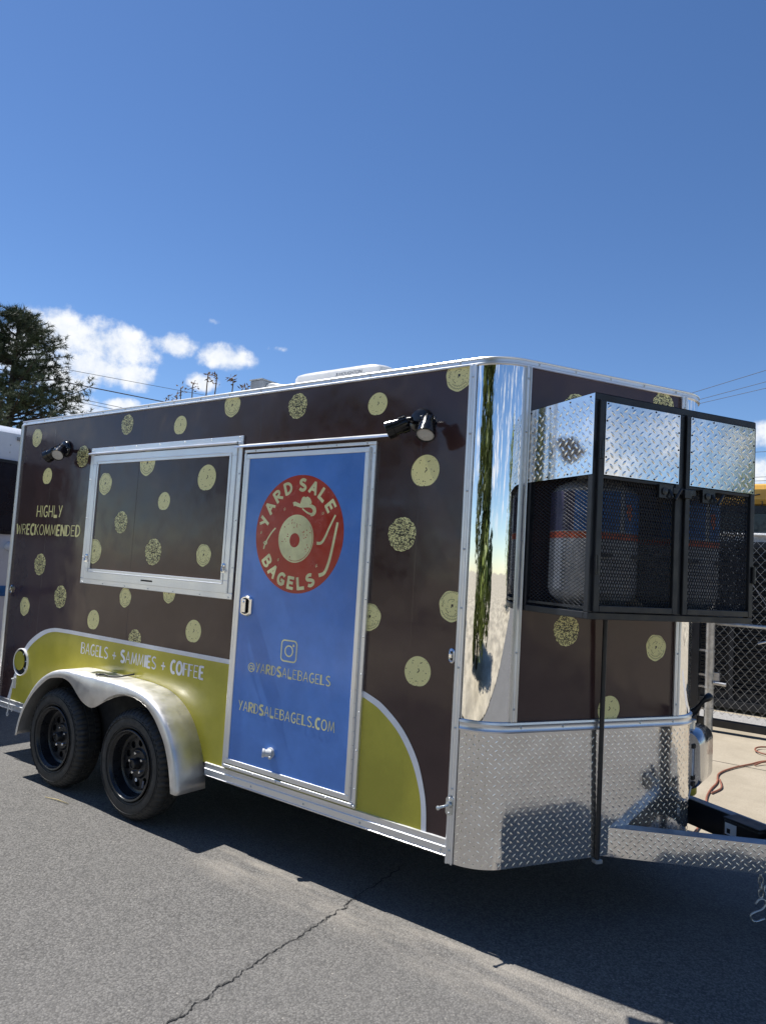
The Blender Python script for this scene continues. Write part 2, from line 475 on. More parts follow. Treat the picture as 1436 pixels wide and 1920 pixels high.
def lugs(mb, P, s0, s1, z0, z1, pitch=.041, big=None):
    j = 0; h = pitch / 2
    nz = int((z1 - z0) / h); ns = int((s1 - s0) / h)
    for i in range(ns + 1):
        for j in range(nz + 1):
            if (i + j) % 2: continue
            s = s0 + h * .6 + i * h; z = z0 + h * .6 + j * h
            if s > s1 - h * .45 or z > z1 - h * .45: continue
            lug(mb, P, s, z, radians(47) if i % 2 == 0 else radians(133), **({'L': .034, 'w': .0115, 'h': .003} if big else {}))


def rivet(mb, c, n, r=.006, h=.004):
    mb.lathe(c, n, [(r, 0), (r * .85, h * .55), (r * .4, h), (.0001, h * 1.05)], 8)


def screw_row(parent, pts, n, name='rivets', r=.0055, mat='zinc'):
    mb = MB()
    for p in pts: rivet(mb, p, n if not callable(n) else n(p), r)
    return put(mb, name, mat, parent, smooth=True, kind='stuff', fix=False)


# ================================================================== FOOD TRAILER
T = thing('food_trailer', 'brown food trailer with yellow bagel prints, blue door and a black caged nose', 'food trailer', (-2.2, YC, 0))

# body shell
body = MB(); allc = chain('left', 'arc', 'face', 'tip', 'rface', 'rarc', 'right')
body.grid([[(p.x, p.y, z) for p, _ in allc] for z in (ZB, 1.0, 1.8, 2.80)])
body.poly([(p.x, p.y, ZB) for p, _ in reversed(allc)])
body.add([(XR, 0, ZB), (XR, 2 * YC, ZB), (XR, 2 * YC, 2.8), (XR, 0, 2.8)], [(0, 1, 2, 3)])
ob = put(body, 'body_shell', 'wrap_brown', T, auto=30)
rf = MB(); rf.poly([(p.x, p.y, 2.811) for p, _ in allc]); put(rf, 'roof', 'white_roof', T)

# polished corners
for nm, cp_ in (('arc', contour('arc', 40)), ('tip', contour('tip', 32)), ('rarc', contour('rarc', 20))):
    mb = MB(); mb.grid([[(p.x + q.x * .003, p.y + q.y * .003, z) for p, q in cp_] for z in (.98, 1.5, 2.0, 2.4, 2.79)])
    o = put(mb, 'polished_corner', 'chrome_sheet', T, smooth=True, fix=False)
    if nm == 'arc': o['label'] = 'mirror polished corner between the brown side and the nose'

# stone guard of chequer plate
SGL = [('arc', RC * DE), ('face', LF), ('tip', RT * (pi - 2 * DE))]


def SP(s, z, off=0.0):
    off += .006
    if s < RC * DE:
        t = s / RC; return (-RC + (RC + off) * sin(t), RC - (RC + off) * cos(t), z)
    s -= RC * DE
    if s < LF: return tuple(FP(s, z, off))
    s -= LF; t = DE + s / RT
    return (CT.x + (RT + off) * sin(t), CT.y - (RT + off) * cos(t), z)


sg = MB(); cc = chain('arc', 'face', 'tip', 'rface', 'rarc')
sg.grid([[(p.x + q.x * .006, p.y + q.y * .006, z) for p, q in cc] for z in (.340, .55, .77, .98)])
sgo = put(sg, 'stone_guard', 'diamond_plate', T, auto=40, fix=False)
lg = MB(); lugs(lg, SP, .0, RC * DE + LF + RT * (pi - 2 * DE), .343, .975)
put(lg, 'raised_lugs', 'diamond_plate', sgo, smooth=True, kind='stuff', fix=False)

# rails and trims
tr = MB(); sweep(tr, allc, [(-.02, 2.774), (.010, 2.774), (.0135, 2.778), (.0135, 2.783), (.009, 2.787), (.006, 2.789), (.006, 2.802), (.011, 2.804), (.012, 2.809), (.009, 2.813), (-.03, 2.816)])
tro = put(tr, 'top_rail', 'aluminium', T, auto=40)
mb = MB()
for p, q in [(Vector((x, 0, 0)), Vector((0, -1, 0))) for x in [XR + .06 + .29 * i for i in range(16)]] + [(A_ + Dv * u, Nv) for u in (.08, .31, .54, .77, 1.0)]:
    rivet(mb, (p.x + q.x * .006, p.y + q.y * .006, 2.7955), q, .006, .004)
put(mb, 'rivets', 'zinc', tro, smooth=True, kind='stuff', fix=False)

mr = MB(); sweep(mr, chain('arc', 'face', 'tip', 'rface', 'rarc'), [(.004, .972), (.016, .974), (.018, .982), (.013, .990), (.013, 1.008), (.018, 1.014), (.016, 1.024), (.004, 1.027)])
mro = put(mr, 'middle_rail', 'aluminium', T, auto=40)
mb = MB()
for u in (.06, .31, .56, .81, 1.04): rivet(mb, FP(u, .999, .013), Nv, .007, .004)
put(mb, 'rivets', 'zinc', mro, smooth=True, kind='stuff', fix=False)


def flat_trim(name, P, s0, s1, z0, z1, nscrew, base=.003):
    """upright extruded strip with two beads and a grooved middle"""
    w = s1 - s0
    prof = [(0, 0), (0, .012), (.12, .016), (.3, .012), (.36, .008), (.64, .008), (.7, .012), (.88, .016), (1, .012), (1, 0)]
    mb = MB(); mb.grid([[P(s0 + a * w, z, base + b_) for a, b_ in prof] for z in (z0, z1)])
    mb.poly([P(s0 + a * w, z1, base + b_) for a, b_ in prof]); mb.poly([P(s0 + a * w, z0, base + b_) for a, b_ in reversed(prof)])
    o = put(mb, name, 'aluminium', T, auto=45)
    rb = MB(); nrm = Vector(P(s0, z0, 1)) - Vector(P(s0, z0, 0))
    for i in range(nscrew): rivet(rb, P((s0 + s1) / 2, z0 + .06 + (z1 - z0 - .12) * i / (nscrew - 1), base + .008), nrm, .006, .004)
    put(rb, 'rivets', 'zinc', o, smooth=True, kind='stuff', fix=False)
    return o


side_P = lambda s, z, off=0: (s, -off, z)
flat_trim('corner_trim', side_P, -.272, -.233, .338, 2.775, 9, .005)
flat_trim('corner_trim', lambda s, z, off=0: tuple(FP(s, z, off)), -.003, .034, 1.027, 2.775, 7)
flat_trim('corner_trim', lambda s, z, off=0: tuple(FP(s, z, off)), 1.040, 1.080, 1.027, 2.775, 7)
flat_trim('corner_trim', side_P, XR - .006, XR + .024, .366, 2.775, 9, .002)

# bottom rail: stepped extrusion
x0, x1 = XR + .026, -.272
prof = [(0, .366), (.014, .366), (.016, .372), (.010, .376), (.010, .402), (.016, .405), (.016, .411), (.009, .414), (.009, .432), (.012, .436), (.012, .444), (0, .447)]
for a, b_ in ((x0, -3.99), (-2.04, x1)):
    br = MB(); br.grid([[(x, -o_, z) for o_, z in prof] for x in (a, b_)], closed=True)
    br.poly([(a, -o_, z) for o_, z in prof]); br.poly([(b_, -o_, z) for o_, z in reversed(prof)])
    bro = put(br, 'bottom_rail', 'aluminium', T, auto=40)
mb = MB()
for x in (-4.6, -4.2, -1.62, -1.2, -.8, -.30): rivet(mb, (x, -.010, .389), (0, -1, 0), .007, .004)
put(mb, 'rivets', 'zinc', bro, smooth=True, kind='stuff', fix=False)

# ---- printed graphics on the wrap
outer = catmull([(-4.590, .447, 0), (-4.572, .454, 0), (-4.471, .704, 0), (-4.349, .91, 0), (-4.158, 1.035, 0), (-3.965, 1.09, 0), (-3.75, 1.100, 0)], 8)
inner = catmull([(-4.555, .447, 0), (-4.535, .463, 0), (-4.430, .704, 0), (-4.305, .890, 0), (-4.114, 1.012, 0), (-3.95, 1.062, 0), (-3.73, 1.071, 0)], 8)
rout = catmull([(-1.05, 1.101, 0), (-.90, 1.085, 0), (-.763, 1.044, 0), (-.69, 1.01, 0), (-.593, .939, 0), (-.522, .863, 0), (-.461, .765, 0), (-.421, .651, 0), (-.402, .56, 0), (-.394, .447, 0)], 6)
rin = catmull([(-1.06, 1.072, 0), (-.905, 1.055, 0), (-.775, 1.013, 0), (-.705, .978, 0), (-.615, .912, 0), (-.548, .838, 0), (-.490, .745, 0), (-.449, .640, 0), (-.431, .555, 0), (-.424, .447, 0)], 6)
gp = MB(); top = inner + rin
n = len(top)
gp.grid([[(p.x, -.0018, p.y) for p in top], [(p.x, -.0018, .44) for p in top]])
put(gp, 'green_print', 'wrap_green', T, fix=False)
st = MB(); st.grid([[(p.x, -.0024, p.y) for p in outer + rout], [(p.x, -.0024, p.y) for p in inner + rin]])
put(st, 'white_stripe_print', 'wrap_white', T, fix=False)


# bagel prints: three drawings, shared by all prints
def blob(kind, rr):
    pts = []
    n = 44
    for i in range(n):
        a = 2 * pi * i / n
        if kind == 'E': r = 1 + rr.uniform(-.035, .035)
        elif kind == 'C': r = 1 + .025 * sin(3 * a + 1) + .02 * sin(7 * a)
        else:
            r = 1 + .03 * sin(2 * a + .6)
            if -2.25 < atan2(sin(a), cos(a)) < -1.0: r *= .965 - .03 * cos((atan2(sin(a), cos(a)) + 1.6) * 5)
        pts.append((r * cos(a) * .985, r * sin(a)))
    return pts


def bagel_mesh(kind):
    rr = random.Random({'E': 5, 'C': 8, 'P': 13}[kind]); mb = MB(); pts = blob(kind, rr)
    mb.add([(0, 0, 0)] + [(x, 0, z) for x, z in pts], [(0, 1 + i, 1 + (i + 1) % len(pts)) for i in range(len(pts))])
    mb.cur = 1; lay = [.0]

    def stroke(path, w):
        lay[0] += .00025; y = -.004 - lay[0]; L = []; Rr = []
        for i, (x, z) in enumerate(path):
            a = path[max(0, i - 1)]; c = path[min(len(path) - 1, i + 1)]; dx, dz = c[0] - a[0], c[1] - a[1]; q = sqrt(dx * dx + dz * dz) or 1
            ww = w * (.6 if i in (0, len(path) - 1) else 1); L.append((x - dz / q * ww, y, z + dx / q * ww)); Rr.append((x + dz / q * ww, y, z - dx / q * ww))
        mb.grid([L, Rr])

    def dot(x, z, r):
        lay[0] += .00025; mb.poly([(x + r * cos(a) * rr.uniform(.8, 1.2), -.004 - lay[0], z + r * sin(a) * rr.uniform(.8, 1.2)) for a in [2 * pi * k / 7 for k in range(7)]])
    if kind == 'E':
        for _ in range(560):
            a = rr.uniform(0, 2 * pi); q = sqrt(rr.random()) * .97; x, z = q * cos(a), q * sin(a); b_ = rr.uniform(0, pi); l = rr.uniform(.025, .055); k = rr.uniform(-1, 1)
            stroke([(x - l * cos(b_), z - l * sin(b_)), (x + .3 * l * k * sin(b_), z - .3 * l * k * cos(b_)), (x + l * cos(b_ + k), z + l * sin(b_ + k))], rr.uniform(.017, .030))
        stroke([(-.16 + .0 * k, .05 - 0 * k) if k == 0 else (-.16 * cos(k / 7 * pi), -.10 * sin(k / 7 * pi) + .03) for k in range(8)], .045)
    elif kind == 'P':
        for x, z in [(-.45, .62), (-.36, .66), (-.42, .5), (.02, .36), (.2, .56), (.28, .6), (.52, .78), (.7, .62), (.88, .14), (.44, .1), (.64, -.04), (-.9, .1), (-.6, -.1), (-.66, -.24), (-.54, -.5), (-.4, -.5), (-.52, -.7), (-.3, -.74), (-.46, -.86), (-.38, -.86), (-.1, -.62), (.04, -.64), (.06, -.76), (.42, -.54), (-.02, -.9), (.6, -.4)]:
            dot(x, z, rr.uniform(.018, .042))
        stroke([(-.02, -.1), (.03, -.02), (.12, .06), (.07, .16), (.05, .22)], .035)
    else:
        for r0, a0, a1, sg_ in ((.84, 3.5, 6.1, 16), (.66, 3.9, 5.7, 9), (.9, .4, 2.8, 14), (.45, 1.2, 2.4, 3), (.5, 3.4, 4.2, 3), (.72, 2.6, 3.3, 4)):
            seg = []
            for k in range(sg_ * 3 + 1):
                a = a0 + (a1 - a0) * k / (sg_ * 3); r = r0 + (.055 if k % 3 == 1 else -.05 if k % 3 == 2 else 0) * (1 if sg_ > 3 else .3)
                seg.append((r * cos(a), r * sin(a)))
            stroke(seg, .013)
        for _ in range(26):
            a = rr.uniform(0, 2 * pi); q = rr.uniform(.3, .95); b_ = rr.uniform(0, pi); l = .05; x, z = q * cos(a), q * sin(a)
            stroke([(x - l * cos(b_), z - l * sin(b_)), (x, z + .01), (x + l * cos(b_), z + l * sin(b_))], .011)
        mb.add([(-.06, -.03, .14), (.10, -.03, .12), (.08, -.03, -.06), (.0, -.03, -.02), (-.03, -.03, -.13), (-.08, -.03, -.1)], [(0, 1, 2, 3, 4, 5)])
        for _ in range(6): dot(rr.uniform(.1, .6), rr.uniform(-.5, .1), .03)
    return mb.mesh('bagel_print_' + kind.lower(), ['print_cream', 'print_ink'])


BM = {k: bagel_mesh(k) for k in 'ECP'}


def bagel(kind, pos, r, parent, rotz=0.0):
    o = bpy.data.objects.new('bagel_print', BM[kind]); COL.objects.link(o); o.parent = parent
    o.location = Vector(pos) - world_loc(parent); o.scale = (r, .004, r); o.rotation_euler = (0, 0, rotz); return o


SIDE_B = [('C', -4.496, 2.656, .078), ('E', -3.199, 2.680, .075), ('P', -2.570, 2.631, .068), ('E', -3.764, 2.464, .085), ('P', -4.270, 2.318, .071),
          ('E', -4.257, 1.584, .088), ('E', -3.903, 1.344, .088), ('C', -4.435, 1.225, .077), ('C', -3.040, 1.401, .070), ('C', -2.544, 1.466, .066), ('P', -3.418, 1.206, .076), ('P', -2.261, 1.238, .077),
          ('E', -2.886, 1.115, .073), ('C', -2.049, 2.727, .076), ('E', -1.462, 2.673, .077), ('P', -.855, 2.631, .066), ('C', -.342, 2.733, .079), ('P', -.517, 2.247, .087), ('E', -.642, 1.913, .090), ('C', -.822, 1.462, .074), ('C', -.313, 1.560, .077), ('P', -.496, 1.214, .079)]
for k, x, z, r in SIDE_B: bagel(k, (x, -.0006, z), r, T)
for k, u, z, r in [('E', .323, 2.607, .078), ('E', .916, 2.709, .076), ('E', .317, 1.472, .079), ('C', .915, 1.389, .070), ('P', .607, 1.070, .071)]:
    bagel(k, FP(u, z, .0006), r, T, DE)

# ---- hand drawn lettering out of strokes
def arc(cx, cz, rx, rz, a0, a1, n=12): return [(cx + rx * cos(radians(a0 + (a1 - a0) * i / n)), cz + rz * sin(radians(a0 + (a1 - a0) * i / n))) for i in range(n + 1)]


GL = {
 'A': (.52, [('v', [(.03, 0), (.26, 1)]), ('o', [(.26, 1), (.49, 0)]), ('o', [(.11, .34), (.41, .34)])]),
 'B': (.46, [('v', [(.05, 0), (.05, 1)]), ('o', [(.05, .98)] + arc(.2, .76, .2, .22, 90, -90, 8) + [(.05, .54)]), ('o', [(.05, .54)] + arc(.22, .28, .22, .26, 90, -90, 8) + [(.05, .02)])]),
 'C': (.46, [('v', arc(.28, .5, .23, .47, 55, 305, 16))]),
 'D': (.50, [('v', [(.05, 0), (.05, 1)]), ('o', [(.05, .97)] + arc(.16, .5, .30, .47, 90, -90, 12) + [(.05, .03)])]),
 'E': (.42, [('v', [(.05, 0), (.05, 1)]), ('o', [(.05, .96), (.38, .96)]), ('o', [(.05, .51), (.33, .51)]), ('o', [(.05, .04), (.38, .04)])]),
 'F': (.40, [('v', [(.05, 0), (.05, 1)]), ('o', [(.05, .95), (.38, .95)]), ('o', [(.05, .52), (.32, .52)])]),
 'G': (.50, [('v', arc(.28, .5, .23, .47, 55, 330, 16)), ('o', [(.28, .42), (.48, .42)]), ('o', [(.46, .42), (.46, .16)])]),
 'H': (.50, [('v', [(.05, 0), (.05, 1)]), ('o', [(.45, 0), (.45, 1)]), ('o', [(.05, .48), (.45, .48)])]),
 'I': (.13, [('v', [(.065, 0), (.065, 1)])]),
 'K': (.48, [('v', [(.05, 0), (.05, 1)]), ('o', [(.08, .46), (.42, 1)]), ('o', [(.16, .56), (.45, 0)])]),
 'L': (.42, [('v', [(.05, 0), (.05, 1)]), ('b', [(.05, .06), (.41, .06)])]),
 'M': (.62, [('v', [(.04, 0), (.12, 1)]), ('o', [(.12, 1), (.31, .12)]), ('o', [(.31, .12), (.50, 1)]), ('o', [(.50, 1), (.58, 0)])]),
 'N': (.50, [('v', [(.05, 0), (.05, 1)]), ('v', [(.06, .98), (.44, .02)]), ('o', [(.45, 0), (.45, 1)])]),
 'O': (.56, [('v', arc(.28, .5, .23, .47, 0, 360, 22))]),
 'R': (.48, [('v', [(.05, 0), (.05, 1)]), ('o', [(.05, .97)] + arc(.2, .73, .22, .24, 90, -90, 9) + [(.05, .49)]), ('o', [(.18, .48), (.44, 0)])]),
 'S': (.46, [('v', arc(.24, .74, .18, .23, 40, 200, 9) + [(.16, .58), (.33, .44)] + arc(.23, .26, .19, .23, 20, -150, 9))]),
 'W': (.64, [('v', [(.03, 1), (.16, 0)]), ('o', [(.16, 0), (.32, .85)]), ('o', [(.32, .85), (.47, 0)]), ('o', [(.47, 0), (.60, 1)])]),
 'Y': (.46, [('v', [(.42, 1), (.16, 0)]), ('o', [(.04, 1), (.25, .42)])]),
 '+': (.48, [('v', [(.24, .1), (.24, .72)]), ('v', [(.04, .41), (.44, .41)])]),
 '.': (.16, [('v', [(.08, 0), (.08, .14)])]),
 '@': (.78, [('o', arc(.39, .42, .34, .46, -60, 290, 22)), ('o', arc(.36, .42, .14, .2, 0, 360, 14)), ('o', [(.51, .62), (.51, .30), (.60, .22), (.71, .34)])]),
 ' ': (.30, []),
}
WT = {'t': (.090, .080, .080), 'm': (.135, .105, .11), 's': (.19, .080, .08), 'b': (.24, .17, .21), 'l': (.085, .07, .27), 'x': (.23, .085, .10)}


def lettering(name, text, styles, x0, x1, z0, h, y, mat, parent, gap=.09, cap=None):
    W = 0; pos = []
    for c in text:
        pos.append(W); W += GL[c][0] + gap
    W -= gap; sx = (x1 - x0) / W; mb = MB(); lay = 0; k = 0; made = None
    for c, p in zip(text, pos):
        stl = 't'
        if c == ' ':
            put(mb, name, mat, parent, fix=False); mb = MB(); continue
        stl = styles[k]; k += 1
        hh = h * (1.06 if (cap and stl in 'b' and c in cap) else 1.0)
        for kind, path in GL[c][1]:
            w = WT[stl][{'v': 0, 'o': 1, 'b': 2}[kind]] * h * .5
            pts = [(x0 + (p + a) * sx, z0 + b_ * hh) for a, b_ in path]; lay += 1; yy = y - lay * .00003; L = []; Rr = []
            closed = (abs(pts[0][0] - pts[-1][0]) + abs(pts[0][1] - pts[-1][1])) < 1e-6
            for i, (x, z) in enumerate(pts):
                a = pts[i - 1] if i else (pts[-2] if closed else pts[0]); b2 = pts[i + 1] if i < len(pts) - 1 else (pts[1] if closed else pts[-1])
                dx, dz = b2[0] - a[0], b2[1] - a[1]; q = sqrt(dx * dx + dz * dz) or 1
                L.append((x - dz / q * w, yy, z + dx / q * w)); Rr.append((x + dz / q * w, yy, z - dx / q * w))
            mb.grid([L, Rr])
    return put(mb, name, mat, parent, fix=False)


lettering('slogan_lettering', 'HIGHLY', 'mtmmlm', -4.385, -3.987, 1.977, .095, -.0008, 'print_cream', T)
lettering('slogan_lettering', 'WRECKOMMENDED', 'xtbbxtmtbbxtb', -4.693, -3.700, 1.826, .088, -.0008, 'print_cream', T, gap=.06)
lettering('menu_lettering', 'BAGELS + SAMMIES + COFFEE', 'stmtxmmbtmtbbmmbbxxtb', -3.542, -2.121, .943, .083, -.0021, 'print_white', T, gap=.08)

# ---- service window
W_ = None
sw = MB()


def frame_ring(mb, x0, x1, z0, z1, w, d0, d1, wb=None):
    """rectangular frame standing from y=-d0 to y=-d1, members butted"""
    wb = wb or w
    mb.box((x0, -d1, z1 - w), (x1, -d0, z1)); mb.box((x0, -d1, z0), (x1, -d0, z0 + wb))
    mb.box((x0, -d1, z0 + wb), (x0 + w, -d0, z1 - w)); mb.box((x1 - w, -d1, z0 + wb), (x1, -d0, z1 - w))


def corr(x0, x1, z0, z1, d):
    a = yd(x0, z0, d); b_ = yd(x1, z1, d); return a[0], b_[0], a[2], b_[2]


x0, x1, z0, z1 = corr(-3.641, -1.918, 1.470, 2.520, .012)
wp = MB()
a0, a1, b0, b1 = corr(-3.537, -2.055, 1.585, 2.402, .014)
wp.box((a0 - .03, -.012, b0 - .03), (a1 + .03, -.0005, b1 + .03))
WIN = put(wp, 'service_window', 'wrap_brown', T)
fr = MB(); frame_ring(fr, x0, x1, z0, z1, .040, .0005, .014)
put(fr, 'outer_frame', 'aluminium', WIN, bevel=.003)
i0, i1, j0, j1 = corr(-3.602, -1.970, 1.506, 2.462, .022)
fr = MB(); frame_ring(fr, i0, i1, j0, j1, .0685, .004, .022, .080)
frame_ring(fr, i0 + .044, i1 - .044, j0 + .054, j1 - .044, .007, .022, .026)
put(fr, 'sash_frame', 'aluminium', WIN, bevel=.003)
hd = MB(); hd.box((x0 + .002, -.034, j1 + .004), (x1 - .03, -.014, j1 + .017)); hd.tube([(x0 + .002, -.034, j1 + .012), (x1 - .03, -.034, j1 + .012)], .0075, 8)
put(hd, 'hinge_rail', 'aluminium', WIN, auto=40)
pts = [(x0 + .03 + k * (x1 - x0 - .06) / 6, -.014, zz) for k in range(7) for zz in (z0 + .012, z1 - .012)] + [(xx, -.014, z0 + .2 + k * .3) for k in range(3) for xx in (x0 + .012, x1 - .012)]
screw_row(WIN, pts, (0, -1, 0))
hs = MB(); q = yd(-2.809, 1.535, .023); hs.box((q[0] - .065, -.0235, q[2] - .005), (q[0] + .065, -.0215, q[2] + .006)); put(hs, 'pull_slot', 'black_matt', WIN)
for lx, lz in ((-3.588, 1.669), (-2.02, 1.669)):
    q = yd(lx, lz, .026); mb = MB()
    mb.lathe((q[0], -.022, q[2] + .012), (0, -1, 0), [(.015, 0), (.015, .006), (.008, .009), (.008, .013), (.0001, .014)], 14)
    mb.tube([(q[0], -.030, q[2] + .012), (q[0] - .004, -.036, q[2] - .012), (q[0] + .012, -.044, q[2] - .026)], [.006, .006, .005], 8)
    mb.box((q[0] - .018, -.027, q[2] - .034), (q[0] + .018, -.0225, q[2] - .022))
    put(mb, 'cam_latch', 'chrome_part', WIN, auto=40)
for k, x, z, r in [('C', -3.419, 2.238, .084), ('C', -2.912, 2.377, .090), ('P', -2.247, 2.254, .090), ('P', -2.683, 2.099, .066), ('E', -3.173, 1.946, .080), ('C', -3.487, 1.721, .093), ('E', -2.759, 1.742, .092), ('C', -2.220, 1.740, .073)]:
    q = yd(x, z, .0126); bagel(k, (q[0], -.0126, q[2]), r, WIN)

# ---- entry door
p = yd(-1.841, .509, .018); q = yd(-.920, 2.3645, .018)
dx0, dz0, dx1, dz1 = p[0], p[2], q[0], q[2]
dp = MB(); dp.box((dx0 - .03, -.018, dz0 - .03), (dx1 + .03, -.0005, dz1 + .03))
DOOR = put(dp, 'entry_door', 'wrap_blue', T)
fr = MB(); frame_ring(fr, dx0 - .030, dx1 + .033, dz0 - .032, dz1 + .030, .030, .006, .024)
put(fr, 'door_edge', 'aluminium', DOOR, bevel=.003)
p = yd(-1.893, .447, .016); q = yd(-.843, 2.424, .016)
fr = MB(); frame_ring(fr, p[0], q[0], p[2], q[2], .020, .0005, .020)
jw = MB(); jw.box((q[0] - .055, -.012, p[2] + .02), (q[0] - .020, -.0005, q[2] - .02))
put(fr, 'door_jamb', 'aluminium', DOOR, bevel=.003); put(jw, 'hinge_leaf', 'aluminium', DOOR, bevel=.002)
hg = MB(); n = 26
for i in range(n):
    za = p[2] + .03 + (q[2] - p[2] - .06) * i / n; zb = p[2] + .03 + (q[2] - p[2] - .06) * (i + 1) / n - .003
    hg.lathe((q[0] - .040, -.017, za), (0, 0, 1), [(.0065, 0), (.0065, zb - za)], 8, cap0=True, cap1=True)
put(hg, 'piano_hinge', 'aluminium', DOOR, auto=40)
sl = MB(); sl.box((p[0] + .02, -.028, p[2] + .005), (q[0] - .02, -.0202, p[2] + .024)); put(sl, 'sill', 'aluminium', DOOR, bevel=.004)
pts = [(p[0] + .09 + k * .19, -.028, p[2] + .014) for k in range(6)] + [(q[0] - .010, -.020, p[2] + .1 + k * .2) for k in range(10)] + [(p[0] + .1 + k * .22, -.020, q[2] - .01) for k in range(5)]
screw_row(DOOR, pts, (0, -1, 0), r=.005)
# flush latch
hx, hz = yd(-1.786, 1.442, .03)[0], yd(-1.786, 1.442, .03)[2]
mb = MB()
ol = [(-.046, -.045), (-.046, .045), (-.03, .058), (.0, .064), (.03, .058), (.046, .045), (.046, -.045), (.03, -.056), (.0, -.062), (-.03, -.056)]
for a, b_ in ((.0, .004),):
    rows = [[(hx + x, -.0185, hz + z) for x, z in ol], [(hx + x, -.028, hz + z) for x, z in ol], [(hx + x * .86, -.036, hz + z * .9) for x, z in ol], [(hx + x * .72, -.036, hz + z * .78) for x, z in ol], [(hx + x * .70, -.024, hz + z * .76) for x, z in ol]]
    mb.grid(rows, closed=True)
HND = put(mb, 'door_latch', 'chrome_part', DOOR, auto=35)
mb = MB(); mb.poly([(hx + x * .71, -.0245, hz + z * .77) for x, z in ol]); put(mb, 'latch_recess', 'black_gloss', DOOR)
mb = MB(); mb.box((hx - .030, -.040, hz - .040), (hx + .004, -.030, hz + .042)); mb.lathe((hx - .012, -.040, hz + .024), (0, -1, 0), [(.009, 0), (.009, .004), (.0001, .005)], 12); put(mb, 'latch_paddle', 'chrome_part', DOOR, bevel=.003)
# emblem
EX, EZ = yd(-1.3897, 1.899, .0185)[0], yd(-1.3897, 1.899, .0185)[2]; ES = (3.103 - .018) / 3.103; ER = .351 * ES


def disc(mb, cx, cz, rx, rz, y, n=40, rot=0.0):
    mb.poly([(cx + rx * cos(t) * cos(rot) - rz * sin(t) * sin(rot), y, cz + rx * cos(t) * sin(rot) + rz * sin(t) * cos(rot)) for t in [2 * pi * i / n for i in range(n)]])


mb = MB(); disc(mb, EX, EZ, ER, ER, -.0186, 72); EMB = put(mb, 'emblem_print', 'print_red', DOOR, fix=False)
EMB['label'] = 'round red emblem with a bagel, a hat and curved lettering'


def text_mesh(body_, size, bold=0.0, sx=1.0, shear=0.0):
    c = bpy.data.curves.new('t', 'FONT'); c.body = body_; c.size = size; c.offset = bold; c.shear = shear
    c.align_x = 'CENTER'; c.align_y = 'CENTER'; c.fill_mode = 'FRONT' if False else 'FRONT'
    o = bpy.data.objects.new('t', c); COL.objects.link(o)
    c.dimensions = '2D'
    dg = bpy.context.evaluated_depsgraph_get(); dg.update()
    me = o.evaluated_get(dg).to_mesh(); vs = [(v.co.x * sx, v.co.y) for v in me.vertices]; fs = [tuple(p_.vertices) for p_ in me.polygons]
    o.evaluated_get(dg).to_mesh_clear(); bpy.data.objects.remove(o); bpy.data.curves.remove(c)
    if vs:
        mx = (min(v[0] for v in vs) + max(v[0] for v in vs)) / 2; mz = (min(v[1] for v in vs) + max(v[1] for v in vs)) / 2
        vs = [(x - mx, z - mz) for x, z in vs]
    return vs, fs


elay = 0
for txt, angs, flip in (('YARDSALE', (166.0, 147.5, 129.0, 110.5, 87.0, 69.0, 52.0, 34.0), False), ('BAGELS', (-144.3, -128.4, -112.0, -96.0, -81.0, -65.7), True)):
    mb = MB()
    for ch, a in zip(txt, angs):
        gw, strokes = GL[ch]; ra = radians(a); rot = ra - pi / 2 if not flip else ra + pi / 2; kw = .072 * 1.62 if ch not in 'EL' else .072 * 1.72
        cx, cz = EX + .291 * cos(ra) * ES, EZ + .291 * sin(ra) * ES
        if flip: cx, cz = EX + .293 * cos(ra) * ES, EZ + .293 * sin(ra) * ES
        for kind, path in strokes:
            elay += 1; P_ = [((x - gw / 2) * kw, (z - .5) * .066) for x, z in path]; hwid = .0098 if kind != 'o' else .0086; L = []; Rr = []
            for i, (x, z) in enumerate(P_):
                a1 = P_[max(0, i - 1)]; a2 = P_[min(len(P_) - 1, i + 1)]; dx, dz = a2[0] - a1[0], a2[1] - a1[1]; q_ = sqrt(dx * dx + dz * dz) or 1
                if i == 0 or i == len(P_) - 1:
                    e_ = .004 * (-1 if i == 0 else 1); x += dx / q_ * e_; z += dz / q_ * e_
                for arr, sg in ((L, -1), (Rr, 1)):
                    X_ = x + sg * dz / q_ * hwid; Z_ = z - sg * dx / q_ * hwid
                    arr.append((cx + X_ * cos(rot) - Z_ * sin(rot), -.0189 - elay * .00002, cz + X_ * sin(rot) + Z_ * cos(rot)))
            mb.grid([L, Rr])
    put(mb, 'emblem_lettering', 'print_pale', DOOR, fix=False)
# plain ring bagel, hat, skis, pole, seeds
mb = MB(); bx, bz = -1.404, 1.870


def E2(x, z): return (yd(x, z, .0185)[0], yd(x, z, .0185)[2])


n = 48; c0 = E2(bx, bz)
mb.grid([[(c0[0] + .140 * cos(2 * pi * i / n), -.0189, c0[1] + .142 * sin(2 * pi * i / n)) for i in range(n + 1)], [(c0[0] - .008 + .040 * cos(2 * pi * i / n), -.0189, c0[1] - .010 + .042 * sin(2 * pi * i / n)) for i in range(n + 1)]])
lay = 0


